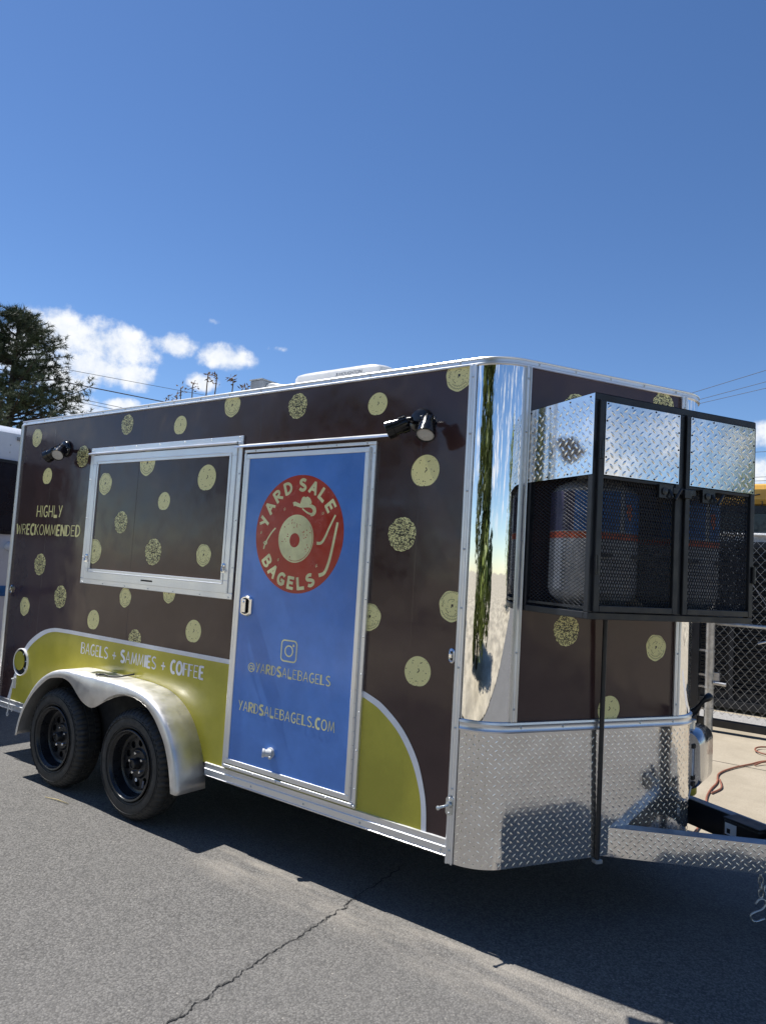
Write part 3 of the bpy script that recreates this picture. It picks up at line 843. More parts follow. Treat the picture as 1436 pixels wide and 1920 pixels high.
def ribbon(path, w0, w1=None, y=-.0190):
    global lay
    lay += 1; L = []; Rr = []; w1 = w0 if w1 is None else w1; k = len(path)
    for i, (x, z) in enumerate(path):
        a = path[max(0, i - 1)]; b_ = path[min(k - 1, i + 1)]; dx, dz = b_[0] - a[0], b_[1] - a[1]; q_ = sqrt(dx * dx + dz * dz) or 1; w = w0 + (w1 - w0) * i / (k - 1)
        p2 = E2(x, z); L.append((p2[0] - dz / q_ * w, y - lay * .00004, p2[1] + dx / q_ * w)); Rr.append((p2[0] + dz / q_ * w, y - lay * .00004, p2[1] - dx / q_ * w))
    mb.grid([L, Rr])


cm = lambda pts, n=6: [(v.x, v.y) for v in catmull([(a, b_, 0) for a, b_ in pts], n)]
ribbon(cm([(-1.236, 1.847), (-1.20, 1.852), (-1.172, 1.890), (-1.150, 1.936), (-1.108, 2.012)]), .009, .006)
ribbon(cm([(-1.205, 1.663), (-1.165, 1.680), (-1.140, 1.730), (-1.120, 1.806), (-1.089, 1.970)]), .011, .008)
ribbon(cm([(-1.665, 1.800), (-1.652, 1.838), (-1.609, 1.899), (-1.575, 1.930)]), .005, .005)
ribbon(cm([(-1.672, 1.838), (-1.650, 1.829), (-1.640, 1.838), (-1.650, 1.848), (-1.672, 1.838)]), .003)
# hat: crown and swept brim, outlined in emblem units
hat = lambda P_: [(-1.434 + .00065 * (x - 600) + .00004 * (y - 430), 2.073 - .00048 * (y - 430)) for x, y in P_]
ribbon(cm(hat([(590, 430), (610, 420), (640, 432), (690, 448), (750, 446), (800, 452), (832, 480), (838, 520), (815, 548), (780, 540), (740, 515), (700, 480)])), .013, .004)
ribbon(cm(hat([(800, 445), (845, 470), (856, 515), (838, 552), (800, 562)])), .010, .007)
lay += 1; mb.poly([(E2(x, z)[0], -.0190 - lay * .00004, E2(x, z)[1]) for x, z in reversed(hat([(672, 424), (684, 385), (700, 342), (722, 330), (742, 342), (765, 332), (795, 352), (814, 396), (812, 424), (745, 436)]))])
for x, z, r in ((-1.509, 2.045, .6), (-1.202, 2.021, -.6), (-1.695, 1.9, .2), (-1.534, 1.739, -.4), (-1.226, 1.717, .5)):
    ribbon([(x - .004, z - .008), (x + .006, z), (x + .002, z + .009), (x - .007, z + .002), (x - .004, z - .008)], .0014)
put(mb, 'emblem_drawing', 'print_pale', DOOR, fix=False)
mb = MB(); rr = random.Random(4)
for i in range(30):
    a = rr.uniform(0, 2 * pi); q_ = rr.uniform(.062, .122); x, z = c0[0] + q_ * cos(a), c0[1] + q_ * sin(a)
    disc(mb, x, z, rr.uniform(.0016, .0030), rr.uniform(.003, .0068), -.01915 - i * .00001, 8, rr.uniform(0, 3))
mb.grid([[(c0[0] + q_ * cos(t), -.0196, c0[1] + q_ * sin(t)) for t in [-1.9 + 2.5 * i / 24 for i in range(25)]] for q_ in (.1305, .1335)])
put(mb, 'emblem_seeds', 'print_red', DOOR, fix=False, kind='stuff')
# camera-shaped social icon and addresses
ic = MB(); ix, iz = E2(-1.397, 1.211); n = 40


def rrect(hw, hh, r, k=6):
    P = []
    for cx, cz, a0 in ((hw - r, hh - r, 0), (-hw + r, hh - r, 90), (-hw + r, -hh + r, 180), (hw - r, -hh + r, 270)):
        P += [(cx + r * cos(radians(a0 + 90 * i / k)), cz + r * sin(radians(a0 + 90 * i / k))) for i in range(k + 1)]
    return P + [P[0]]


ic.grid([[(ix + x, -.0187, iz + z) for x, z in rrect(.064, .064, .026)], [(ix + x, -.0187, iz + z) for x, z in rrect(.056, .056, .019)]])
ic.grid([[(ix + .034 * cos(2 * pi * i / n), -.0187, iz + .034 * sin(2 * pi * i / n)) for i in range(n + 1)], [(ix + .026 * cos(2 * pi * i / n), -.0187, iz + .026 * sin(2 * pi * i / n)) for i in range(n + 1)]])
disc(ic, ix + .034, iz + .034, .0075, .0075, -.0187, 14)
put(ic, 'icon_print', 'print_pale', DOOR, fix=False)
a, b_ = E2(-1.727, 1.055), E2(-1.066, 1.055)
lettering('handle_lettering', '@YARDSALEBAGELS', 'mmtbxbtltstmtxm', a[0], b_[0], a[1], .055, -.0187, 'print_pale', DOOR)
a, b_ = E2(-1.786, .811), E2(-1.015, .811)
lettering('address_lettering', 'YARDSALEBAGELS.COM', 'mtbxbtltstmtxmbbmt', a[0], b_[0], a[1], .058, -.0187, 'print_pale', DOOR)
# hose inlet
q = yd(-1.51, .607, .03); mb = MB()
mb.lathe((q[0] + .012, -.018, q[2]), (0, -1, 0), [(.030, 0), (.030, .008), (.020, .012), (.020, .030)], 18, cap1=True)
mb.lathe((q[0] + .012, -.040, q[2]), (-.75, -.65, .05), [(.021, -.018), (.021, .020), (.025, .022), (.025, .034), (.017, .034), (.017, .01)], 18)
mb.lathe((q[0] + .026, -.038, q[2] - .012), (.6, -.6, -.5), [(.010, 0), (.010, .018), (.0001, .020)], 12)
put(mb, 'hose_inlet', 'white_plastic', DOOR, auto=35)
mb = MB(); mb.lathe((q[0] + .012, -.040, q[2]), (-.75, -.65, .05), [(.0165, .012), (.0001, .012)], 18); put(mb, 'inlet_hole', 'black_matt', DOOR)

# rain gutter above the door
p = yd(-1.975, 2.446, .03); q = yd(-.735, 2.440, .03); mb = MB()
prof = [(0, .022), (.045, .004), (.050, .004), (.052, -.006), (.046, -.008), (.006, .006), (0, .004)]
rows = [[(x, -o_, p[2] + h_) for o_, h_ in prof] for x in (p[0], p[0] + .4, q[0] - .35, q[0])]
mb.grid(rows, closed=True); mb.poly(rows[0]); mb.poly(list(reversed(rows[-1])))
put(mb, 'door_gutter', 'aluminium', T, auto=40)


# ---- flood lights
def flood_light(bx_, bz_, heads):
    mb = MB(); mb.lathe((bx_, 0, bz_), (0, -1, 0), [(.068, 0), (.068, .012), (.060, .026), (.036, .036), (.0001, .037)], 28)
    base = put(mb, 'flood_light', 'black_gloss', T, auto=35)
    for (hx_, hy_, hz_), d in heads:
        d = Vector(d).normalized(); c = Vector((hx_, hy_, hz_)); s = Vector((bx_ + (.028 if hx_ > bx_ else -.028), -.03, bz_ - .012)); back = c - d * .055
        mb = MB(); mid = (s + back) / 2 + Vector((0, -.02, .012)); mb.tube([s, mid, back], .011, 8)
        mb.lathe(mid, (1, 0, 0), [(.0001, -.016), (.016, -.016), (.016, .016), (.0001, .016)], 10)
        put(mb, 'lamp_arm', 'black_gloss', base, auto=40)
        mb = MB(); mb.lathe(c, d, [(.0001, -.060), (.034, -.058), (.040, -.045), (.042, -.010), (.044, .018), (.048, .020), (.050, .056), (.046, .060), (.044, .054)], 26)
        e = d.orthogonal().normalized(); f_ = d.cross(e)
        for k in range(12):
            a = 2 * pi * k / 12; o_ = e * cos(a) + f_ * sin(a); mb.obox(c - d * .036 + o_ * .040, d, o_, d.cross(o_), (.018, .006, .003))
        hd_ = put(mb, 'lamp_head', 'black_gloss', base, auto=35)
        mb = MB(); mb.lathe(c, d, [(.044, .052), (.030, .056), (.0001, .057)], 26); put(mb, 'lamp_lens', 'lens', base, smooth=True)


flood_light(-.553, 2.512, [((-.612, -.135, 2.462), (-.80, -.35, -.36)), ((-.432, -.135, 2.446), (.20, -.52, -.80))])
flood_light(-4.010, 2.535, [((-3.985, -.13, 2.470), (-.80, -.35, -.46)), ((-3.875, -.13, 2.485), (.50, -.62, -.62))])

# ---- small side fittings
for x, z in ((-.297, 1.318), (-4.673, 1.353)):
    mb = MB(); o1 = rrect(.017, .036, .016, 5)[:-1]
    mb.grid([[(x + a, -.001, z + b_) for a, b_ in o1], [(x + a, -.008, z + b_) for a, b_ in o1], [(x + a * .7, -.014, z + b_ * .8) for a, b_ in o1], [(x + a * .45, -.008, z + b_ * .6) for a, b_ in o1]], closed=True)
    o = put(mb, 'side_marker', 'chrome_part', T, auto=35)
    mb = MB(); mb.poly([(x + a * .46, -.0085, z + b_ * .6) for a, b_ in o1]); put(mb, 'marker_lens', 'black_gloss', o)
    mb = MB(); mb.box((x - .010, -.022, z - .010), (x + .010, -.008, z + .012)); put(mb, 'marker_clip', 'chrome_part', o, bevel=.003)
q = (-.256, -.021, .610); mb = MB()
o1 = rrect(.019, .044, .016, 4)[:-1]; mb.grid([[(q[0] + a, q[1], q[2] + b_) for a, b_ in o1], [(q[0] + a, q[1] - .008, q[2] + b_) for a, b_ in o1]], closed=True); mb.poly([(q[0] + a, q[1] - .008, q[2] + b_) for a, b_ in o1])
mb.lathe((q[0], q[1] - .008, q[2] + .006), (0, -1, 0), [(.016, 0), (.014, .012), (.0001, .013)], 14)
mb.tube([(q[0], q[1] - .012, q[2] + .006), (q[0] - .020, q[1] - .075, q[2] + .002)], .0065, 8)
mb.lathe((q[0] - .020, q[1] - .075, q[2] + .002), (-.3, -.95, 0), [(.0001, -.010), (.009, -.006), (.011, 0), (.009, .006), (.0001, .010)], 12)
for dz in (-.032, .034): rivet(mb, (q[0], q[1] - .008, q[2] + dz), (0, -1, 0), .006)
put(mb, 'hold_back_bolt', 'zinc', T, auto=40)
# round hatch near the rear
mb = MB(); hx, hz = -4.395, .770
mb.lathe((hx, 0, hz), (0, -1, 0), [(.112, 0), (.112, .014), (.108, .018), (.104, .014), (.104, .002)], 36)
HT = put(mb, 'round_hatch', 'print_white', T, auto=35)
mb = MB(); mb.lathe((hx, 0, hz), (0, -1, 0), [(.104, .003), (.0001, .003)], 36); put(mb, 'hatch_cavity', 'black_matt', HT)
mb = MB(); mb.lathe((hx - .026, 0, hz + .008), (0, -1, 0), [(.076, .003), (.078, .010), (.074, .014), (.0001, .016)], 36); put(mb, 'hatch_cap', 'wrap_green', HT, auto=30)
for a in (60, 10, -35):
    mb = MB(); mb.bar((hx + .07 * cos(radians(a)), -.010, hz + .07 * sin(radians(a))), (hx + .10 * cos(radians(a)), -.010, hz + .10 * sin(radians(a))), .005, .006); put(mb, 'hatch_clip', 'print_white', HT)
mb = MB(); q = (-4.470, -.001, .600)
mb.box((q[0] - .016, -.010, q[2] - .055), (q[0] + .016, -.001, q[2] + .035)); mb.tube([(q[0] - .02, -.022, q[2] + .02), (q[0] + .018, -.022, q[2] + .024)], .006, 8)
mb.tube([(q[0] - .004, -.02, q[2] + .03), (q[0] - .006, -.022, q[2] - .06), (q[0] - .030, -.026, .345)], .0055, 8)
mb.tube([(q[0] - .030 + .012 * sin(t), -.026, .330 + .014 * cos(t)) for t in [2 * pi * i / 14 for i in range(14)]], .004, 6, closed=True)
mb.tube([(q[0] + .028, -.022, .405), (q[0] + .026, -.022, .360)], .005, 8)
put(mb, 'drop_bolt', 'white_plastic', T, auto=40)
# rear hinge tabs
for z in (2.15, 1.75):
    mb = MB(); mb.box((XR - .03, .0, z - .09), (XR - .006, .03, z + .09)); put(mb, 'rear_hinge', 'aluminium', T, bevel=.004)

# ---- fender over the tandem wheels
FY = -.22
fo = [(-3.995, .288), (-3.975, .38), (-3.930, .490), (-3.861, .590), (-3.785, .680), (-3.70, .752), (-3.60, .805), (-3.50, .838), (-3.382, .855), (-3.24, .858), (-3.10, .857), (-2.95, .856), (-2.80, .855), (-2.66, .852), (-2.540, .842), (-2.44, .825), (-2.345, .790), (-2.265, .742), (-2.20, .685), (-2.145, .612), (-2.100, .535), (-2.066, .450), (-2.042, .365), (-2.031, .284)]
fi = [(-3.955, .288), (-3.935, .38), (-3.890, .480), (-3.830, .565), (-3.755, .645), (-3.67, .710), (-3.58, .765), (-3.49, .786), (-3.385, .797), (-3.285, .776), (-3.190, .715), (-3.105, .668), (-2.998, .650), (-2.900, .690), (-2.815, .746), (-2.72, .784), (-2.610, .798), (-2.500, .790), (-2.405, .760), (-2.32, .708), (-2.245, .635), (-2.180, .550), (-2.125, .425), (-2.090, .284)]
fo3 = catmull([(x, z, 0) for x, z in fo], 3); fi3 = catmull([(x, z, 0) for x, z in fi], 3); k = len(fo3); rows = []
sec = [(.0, 0.0), (-.19, 0.0), (-.205, .002), (-.215, .008), (-.220, .018)]
for yv, inset in sec:
    row = []
    for i, p_ in enumerate(fo3):
        t_ = (fo3[min(i + 1, k - 1)] - fo3[max(i - 1, 0)]).normalized(); row.append((p_.x + t_.y * inset, yv, p_.y - t_.x * inset))
    rows.append(row)
rows.append([(p_.x, FY, p_.y) for p_ in fi3])
fm = MB(); fm.grid(rows); fnd = put(fm, 'fender', 'aluminium_brushed', T, auto=50)
md = fnd.modifiers.new('thick', 'SOLIDIFY'); md.thickness = .004; md.offset = -1
# tie cable lying on top of the fender
mb = MB(); cpts = catmull([(-3.02, -.165, .866), (-2.985, -.15, .872), (-2.945, -.135, .864), (-2.90, -.10, .864), (-2.87, -.06, .872), (-2.85, -.006, .880)], 5)
mb.tube(cpts, .006, 8); mb.tube([(-3.03 + .018 * cos(t), -.168 + .012 * sin(t), .868) for t in [2 * pi * i / 12 for i in range(12)]], .006, 6, closed=True)
put(mb, 'fender_tie', 'black_plastic', T, smooth=True)


# ---- wheels
def wheel(cx):
    cz = .352; yo = -.200; wd = .205; RT_ = .352
    mb = MB(); n = 168; rows = []
    prof = [(.226, -.018, 0), (.236, -.004, 0), (.262, .004, 0), (.292, .002, 0), (.318, -.006, 0), (.332, -.016, 1), (.3455, -.030, 1), (.352, -.050, 1), (.352, -.068, 1), (.343, -.070, 0), (.343, -.078, 0), (.352, -.080, 2), (.352, -.118, 2), (.343, -.120, 0), (.343, -.128, 0), (.352, -.130, 1), (.350, -.160, 1), (.335, -.182, 0), (.30, -.200, 0), (.226, -.185, 0)]
    for i in range(n):
        a = 2 * pi * i / n; row = []
        for r, d, fl in prof:
            rr_ = r
            if fl == 1 and i % 3 == 0: rr_ = r - .009
            if fl == 2 and (i + 1) % 4 == 0: rr_ = r - .007
            row.append((cx + rr_ * cos(a), yo + .0 - d, cz + rr_ * sin(a)))
        rows.append(row)
    rows.append(rows[0])
    mb.grid(rows)
    # raised rings and index marks on the sidewall
    for r in (.300, .246): mb.lathe((cx, yo, cz), (0, -1, 0), [(r - .002, .001), (r - .001, .0055), (r + .001, .0055), (r + .002, .001)], 72)
    for k in range(52):
        a = 2 * pi * k / 52
        mb.obox((cx + .311 * cos(a), yo + .0012, cz + .311 * sin(a)), (-sin(a), 0, cos(a)), (cos(a), 0, sin(a)), (0, 1, 0), (.008, .0016, .0022))
    W = thing_part('wheel', T, (cx, -.12, cz))
    ty = put(mb, 'tyre', 'rubber', W, auto=28)
    # rim
    mb = MB()
    mb.lathe((cx, yo, cz), (0, -1, 0), [(.214, -.020), (.222, -.006), (.226, .002), (.222, .006), (.214, .004), (.206, -.012), (.200, -.016), (.196, -.040), (.190, -.075), (.182, -.080), (.170, -.082)], 56)
    yd_ = yo + .082
    nh = 10
    for s in range(nh):
        a0 = 2 * pi * (s + .5) / nh; half = pi / nh; rc = .128; rh = .0235; r0_, r1_ = .088, .172; ring_in = []; ring_out = []; deep = []
        for k in range(16):
            t = 2 * pi * k / 16 + pi / 16
            lx, lt = rh * cos(t), rh * sin(t)
            rad = rc + lx; ang = a0 + lt / rc
            dr = (r1_ - rc) / cos(t) if cos(t) > 0 else (r0_ - rc) / cos(t); dt = (half / abs(sin(t))); m_ = min(dr, dt * rc)
            rb = rc + m_ * cos(t); ab = a0 + max(-half, min(half, m_ * sin(t) / rc))
            ring_in.append((cx + rad * cos(ang), yd_ + .0, cz + rad * sin(ang))); ring_out.append((cx + rb * cos(ab), yd_, cz + rb * sin(ab))); deep.append((cx + rad * cos(ang), yd_ + .012, cz + rad * sin(ang)))
        mb.grid([ring_out, ring_in, deep], closed=True)
        # corner fillers between round-mapped border and the sector edges
    mb.lathe((cx, yd_, cz), (0, -1, 0), [(.172, -.004), (.166, -.001), (.160, -.0012)], 40)
    mb.lathe((cx, yd_, cz), (0, -1, 0), [(.100, -.001), (.092, .004), (.086, .012), (.060, .014), (.040, .012)], 40)
    rim = put(mb, 'rim', 'black_paint', W, auto=40)
    mb = MB(); mb.lathe((cx, yd_ + .02, cz), (0, -1, 0), [(.19, 0), (.0001, 0)], 32); put(mb, 'brake_drum', 'black_matt', W)
    mb = MB(); mb.lathe((cx, yd_, cz), (0, -1, 0), [(.040, .010), (.036, .02), (.031, .050), (.027, .056), (.022, .056), (.020, .050), (.0001, .050)], 24); put(mb, 'hub_cap', 'black_plastic', W, auto=35)
    for k in range(5):
        a = 2 * pi * k / 5 + .5; c = (cx + .066 * cos(a), yd_ - .012, cz + .066 * sin(a)); mb = MB()
        mb.lathe(c, (0, -1, 0), [(.0105, 0), (.0105, .016), (.008, .020), (.0001, .020)], 6); put(mb, 'lug_nut', 'chrome_part', W)
    if cx > -3:
        mb = MB(); mb.poly([(cx + x, yd_ - .0015, cz + z) for x, z in ((.045, -.150), (.062, -.150), (.070, -.102), (.053, -.102))]); put(mb, 'rim_sticker', 'print_gray', W)
        mb = MB(); mb.lathe((cx - .018, yd_, cz - .112), (0, -1, 0), [(.012, .0016), (.0001, .0018)], 14); put(mb, 'rim_seal', 'print_white', W)


def thing_part(name, parent, loc):
    o = bpy.data.objects.new(name, None); COL.objects.link(o); o.parent = parent; o.location = Vector(loc) - world_loc(parent); o.empty_display_size = .1; return o


wheel(-2.557); wheel(-3.487)
for cx in (-2.557, -3.487):
    mb = MB(); mb.tube([(cx, -.06, .352), (cx, 2 * YC + .06, .352)], .035, 12); put(mb, 'axle', 'black_steel', T, auto=40)
    mb = MB(); mb.lathe((cx, 2 * YC + .2, .352), (0, -1, 0), [(.1, 0), (.2, .0), (.33, .01), (.352, .05), (.352, .16), (.33, .2), (.0001, .2)], 40, cap0=True); put(mb, 'far_tyre', 'rubber', T, auto=35)
mb = MB()
for y in (.28, 2 * YC - .28): mb.bar((XR + .1, y, .345), (-.1, y, .345), .06, .10)
for x in (-4.5, -1.6, -.8): mb.bar((x, .31, .34), (x, 2 * YC - .31, .34), .05, .08)
put(mb, 'chassis', 'black_steel', T)
mb = MB()   # flat black sheet over the wall, painted in for the shade under the arches
mb.poly([(p_.x, -.0045, p_.y - .004) for p_ in fo3]); put(mb, 'arch_shade', 'black_matt', T)

# ---- tongue: A-frame, coupler, jack
for sgn in (1, -1):
    a = Vector((.215, .657, .405)); b_ = Vector((1.19, 1.174, .405))
    if sgn < 0: a.y = 2 * YC - a.y; b_.y = 2 * YC - b_.y
    d = (b_ - a).normalized(); sd = d.cross(Vector((0, 0, 1)))
    mb = MB(); mb.bar(a, b_, .060, .142)
    bo = put(mb, 'tongue_beam', 'black_steel', T, bevel=.004)
    if sgn > 0:
        off = a + sd * .0315; Lb = (b_ - a).length

        def TP(s, z, o_=0, off=off, d=d, sd=sd): return tuple(Vector((off.x, off.y, 0)) + d * s + sd * (o_ + .001) + Vector((0, 0, z)))
        mb = MB(); mb.poly([TP(0, .333), TP(Lb, .333), TP(Lb, .476), TP(0, .476)])
        o2 = put(mb, 'beam_cover', 'diamond_plate', bo, fix=False)
        mb = MB(); mb.add([TP(0, .476), TP(Lb, .476), TP(Lb, .480, -.066), TP(0, .480, -.066)], [(0, 1, 2, 3)]); put(mb, 'beam_cap', 'dull_steel', bo)
        mb = MB(); lugs(mb, TP, .05, Lb, .335, .474, .038); put(mb, 'raised_lugs', 'diamond_plate', bo, smooth=True, kind='stuff', fix=False)
    else:
        mb = MB(); mb.obox((a + b_) / 2 + Vector((0, 0, .0735)), d, sd, (0, 0, 1), ((b_ - a).length / 2, .032, .0016)); put(mb, 'beam_cap', 'dull_steel', bo)
mb = MB(); mb.bar((1.12, YC, .425), (1.42, YC, .425), .075, .10); mb.lathe((1.46, YC, .42), (0, 0, 1), [(.045, -.05), (.055, -.02), (.055, .03), (.03, .06), (.0001, .062)], 18); mb.bar((1.30, YC, .50), (1.40, YC, .53), .03, .04)
put(mb, 'coupler', 'black_paint', T, bevel=.006)
mb = MB(); mb.lathe((1.08, YC, .12), (0, 0, 1), [(.028, 0), (.028, .25), (.038, .25), (.038, .86), (.0001, .87)], 18); mb.lathe((1.08, YC, .02), (0, 0, 1), [(.11, 0), (.11, .012), (.04, .03), (.03, .10)], 18, cap0=True)
mb.tube([(1.08, YC, .94), (1.08, YC - .03, .955), (1.08, YC - .17, .955), (1.08, YC - .17, 1.03)], .009, 8)
put(mb, 'tongue_jack', 'black_steel', T, auto=35)
# brake battery box on the right beam
a = Vector((.47, 1.525, 0)); b2 = Vector((1.19, 1.161, 0)); d = (b2 - a).normalized(); sd = Vector((d.y, -d.x, 0)); c = a + d * .46 + sd * .10
mb = MB(); mb.obox((c.x, c.y, .430), d, sd, (0, 0, 1), (.105, .055, .062)); bx2 = put(mb, 'battery_box', 'black_plastic', T, bevel=.008)
mb = MB(); mb.obox((c.x, c.y, .498), d, sd, (0, 0, 1), (.108, .058, .006)); put(mb, 'box_lid', 'black_plastic', bx2, bevel=.004)
f_ = c - d * .06 + sd * .0556
mb = MB(); mb.obox((f_.x, f_.y, .448), d, sd, (0, 0, 1), (.034, .0008, .030)); put(mb, 'box_label', 'print_white', bx2)
mb = MB(); mb.obox((f_.x - d.x * .012 + sd.x * .001, f_.y - d.y * .012 + sd.y * .001, .438), d, sd, (0, 0, 1), (.010, .0008, .012)); put(mb, 'label_mark', 'black_plastic', bx2)
c2 = c + d * .19; mb = MB(); mb.obox((c2.x, c2.y, .42), d, sd, (0, 0, 1), (.07, .045, .05)); put(mb, 'breakaway_switch', 'black_plastic', T, bevel=.006)
mb = MB()
for k in range(3): mb.tube([(1.04 + .004 * k + .075 * cos(t), 1.20 + .03 * k + .03 * sin(t), .475 + .085 * sin(t)) for t in [2 * pi * i / 22 for i in range(22)]], .010, 8, closed=True)
put(mb, 'coiled_cable', 'black_plastic', T, smooth=True)


def link(mb, c, axis, up, L=.030, w=.011, r=.0032):
    c = Vector(c); axis = Vector(axis).normalized(); up = Vector(up); up = (up - axis * up.dot(axis)).normalized(); P = []
    for i in range(12):
        t = 2 * pi * i / 12; P.append(c + axis * (cos(t) * L * .5 + (.006 if cos(t) > 0 else -.006)) + up * sin(t) * w)
    mb.tube(P, r, 6, closed=True)


def hook(mb, c, right, s=1.0):
    c = Vector(c); rgt = Vector(right).normalized()
    P = catmull([c + rgt * a * s + Vector((0, 0, z * s)) for a, z in ((-.030, -.012), (-.012, .010), (.012, .012), (.022, -.010), (.004, -.035), (-.030, -.050), (-.052, -.066), (-.046, -.090), (-.020, -.094), (.018, -.078))], 4)
    mb.tube(P, .0045 * s, 8)


base = Vector((.930, 1.022, .334)); mb = MB()
for i in range(4): link(mb, base + Vector((.001 * i, .0, -.010 - .030 * i)), (0, 0, 1), (1, .5, 0) if i % 2 else (-.5, 1, 0))
ch = put(mb, 'safety_chain', 'zinc', T, smooth=True)
mb = MB(); hook(mb, base + Vector((.006, 0, -.140)), (.8, .59, 0)); put(mb, 'chain_hook', 'zinc', ch, smooth=True)
mb = MB(); pp = catmull([(1.02, 1.045, .35), (.985, 1.04, .30), (.955, 1.03, .255), (.975, 1.03, .235), (1.02, 1.04, .25), (1.08, 1.06, .30), (1.15, 1.1, .36)], 5)
for i in range(0, len(pp) - 1, 2): link(mb, pp[i], pp[i + 1] - pp[i], (1, 1, 0) if (i // 2) % 2 else (-1, 1, 1))
ch2 = put(mb, 'safety_chain', 'zinc', T, smooth=True)

# ---- stainless tank on the far side of the nose
TC = Vector((.455, 1.50, .735)); mb = MB(); hwx, hwy = .115, .15
ring = rrect(.118, .165, .075, 7)[:-1]
rows = [[(TC.x + a * .9, TC.y + yy_ * 1.0, TC.z + b_ * .96) for a, b_ in ring] for yy_ in (-.155,)] + [[(TC.x + a, TC.y + yy_, TC.z + b_) for a, b_ in ring] for yy_ in (-.14, .14)] + [[(TC.x + a * .9, TC.y + .155, TC.z + b_ * .96) for a, b_ in ring]]
mb.grid(rows, closed=True); mb.poly(rows[0]); mb.poly(list(reversed(rows[-1])))
tk = put(mb, 'water_tank', 'stainless', T, auto=40)
mb = MB(); mb.lathe((TC.x + .03, TC.y - .06, TC.z + .16), (0, 0, 1), [(.03, 0), (.03, .04), (.036, .042), (.036, .055), (.0001, .056)], 16); put(mb, 'tank_neck', 'zinc', tk, auto=40)
mb = MB(); mb.tube([(TC.x + .075, TC.y - .165, TC.z + .075), (TC.x + .075, TC.y - .168, TC.z - .085)], .005, 8); put(mb, 'sight_tube', 'clear_tube', tk)
mb = MB()
for dz in (.085, -.09, -.125): mb.lathe((TC.x + .075, TC.y - .166, TC.z + dz), (0, 0, 1), [(.0001, -.014), (.010, -.012), (.010, .010), (.0001, .012)], 10)
put(mb, 'tank_valve', 'black_plastic', tk, auto=40)
mb = MB(); mb.tube(catmull([(TC.x + .072, TC.y - .17, TC.z - .13), (TC.x + .060, TC.y - .18, TC.z - .20), (TC.x + .04, TC.y - .19, TC.z - .27), (TC.x - .01, TC.y - .19, TC.z - .33)], 5), .0045, 8); put(mb, 'drain_tube', 'clear_tube', tk, smooth=True)
mb = MB(); mb.lathe((TC.x + .02, TC.y + .02, TC.z - .20), (0, 0, 1), [(.03, -.035), (.04, -.02), (.04, .02), (.03, .03)], 14, cap0=True, cap1=True); put(mb, 'yellow_fitting', 'yellow_plug', T, auto=40)
mb = MB(); mb.tube(catmull([(TC.x - .02, TC.y - .02, TC.z + .22), (TC.x + .05, TC.y - .05, TC.z + .26), (TC.x + .10, TC.y - .06, TC.z + .33), (TC.x + .13, TC.y - .02, TC.z + .36)], 5), [.012 + .012 * sin(i * .35) ** 2 for i in range(16)], 8); put(mb, 'filler_hose', 'black_plastic', T, smooth=True)

# ---- support post under the cage
mb = MB(); mb.tube([FP(.548, .325, .020), FP(.524, 1.572, .048)], .0125, 12); sp_ = put(mb, 'support_post', 'black_steel', T, auto=40)
mb = MB(); mb.obox(FP(.550, .325, .018), Dv, Nv, (0, 0, 1), (.02, .02, .010)); put(mb, 'post_foot', 'gray_plastic', T, bevel=.004)

# ---- air conditioner and roof vent
mb = MB(); ax0, ax1, ay0, ay1 = -2.335, -1.445, .815, 1.52
def rr3(xa, xb, ya, yb, r, z): return [(((xa + xb) / 2) + a, ((ya + yb) / 2) + b_, z) for a, b_ in rrect((xb - xa) / 2, (yb - ya) / 2, r, 6)[:-1]]
rows = [rr3(ax0 + .02, ax1 - .02, ay0 + .02, ay1 - .02, .06, 2.90), rr3(ax0, ax1, ay0, ay1, .07, 2.99), rr3(ax0 + .002, ax1, ay0, ay1, .08, 3.138), rr3(ax0 + .012, ax1 - .03, ay0 + .008, ay1 - .008, .08, 3.156), rr3(ax0 + .05, ax1 - .08, ay0 + .03, ay1 - .03, .09, 3.172), rr3(ax0 + .14, ax1 - .15, ay0 + .08, ay1 - .08, .10, 3.186), rr3(ax0 + .3, ax1 - .26, ay0 + .15, ay1 - .15, .12, 3.192)]
mb.grid(rows, closed=True); mb.poly(rows[-1])
ac = put(mb, 'air_conditioner', 'white_plastic', T, auto=50)
mb = MB(); mb.box((ax0 + .08, ay0 + .08, 2.812), (ax1 - .08, ay1 - .08, 2.91)); put(mb, 'unit_base', 'gray_plastic', ac)
mb = MB()
for i in range(6): mb.box((ax0 + .05 + i * .022, ay0 - .003, 3.072), (ax0 + .062 + i * .022, ay0 + .02, 3.094))
put(mb, 'grille_slot', 'black_matt', ac)
vs, fs = text_mesh('HOUGHTON', .030, 0.0005, 1.0, .25)
w = max(v[0] for v in vs) - min(v[0] for v in vs); kx = .215 / w; kz = .0235 / (max(v[1] for v in vs) - min(v[1] for v in vs))
mb = MB(); mb.add([(-1.742 + x * kx, ay0 - .0016, 3.119 + z * kz) for x, z in vs], fs)
mb.add([(-1.882, ay0 - .0016, 3.107), (-1.876, ay0 - .0016, 3.107), (-1.862, ay0 - .0016, 3.131), (-1.868, ay0 - .0016, 3.131)], [(0, 1, 2, 3)])
mb.add([(-1.868, ay0 - .0016, 3.107), (-1.862, ay0 - .0016, 3.107), (-1.874, ay0 - .0016, 3.131), (-1.880, ay0 - .0016, 3.131)], [(0, 1, 2, 3)])
mb.add([(-1.860, ay0 - .0016, 3.110), (-1.855, ay0 - .0016, 3.110), (-1.849, ay0 - .0016, 3.126), (-1.854, ay0 - .0016, 3.126)], [(0, 1, 2, 3)])
put(mb, 'maker_lettering', 'print_gray', ac, fix=False)
mb = MB(); mb.box((-2.775, .80, 2.812), (-2.640, .96, 3.164)); vb = put(mb, 'roof_vent', 'gray_plastic', T, bevel=.008)
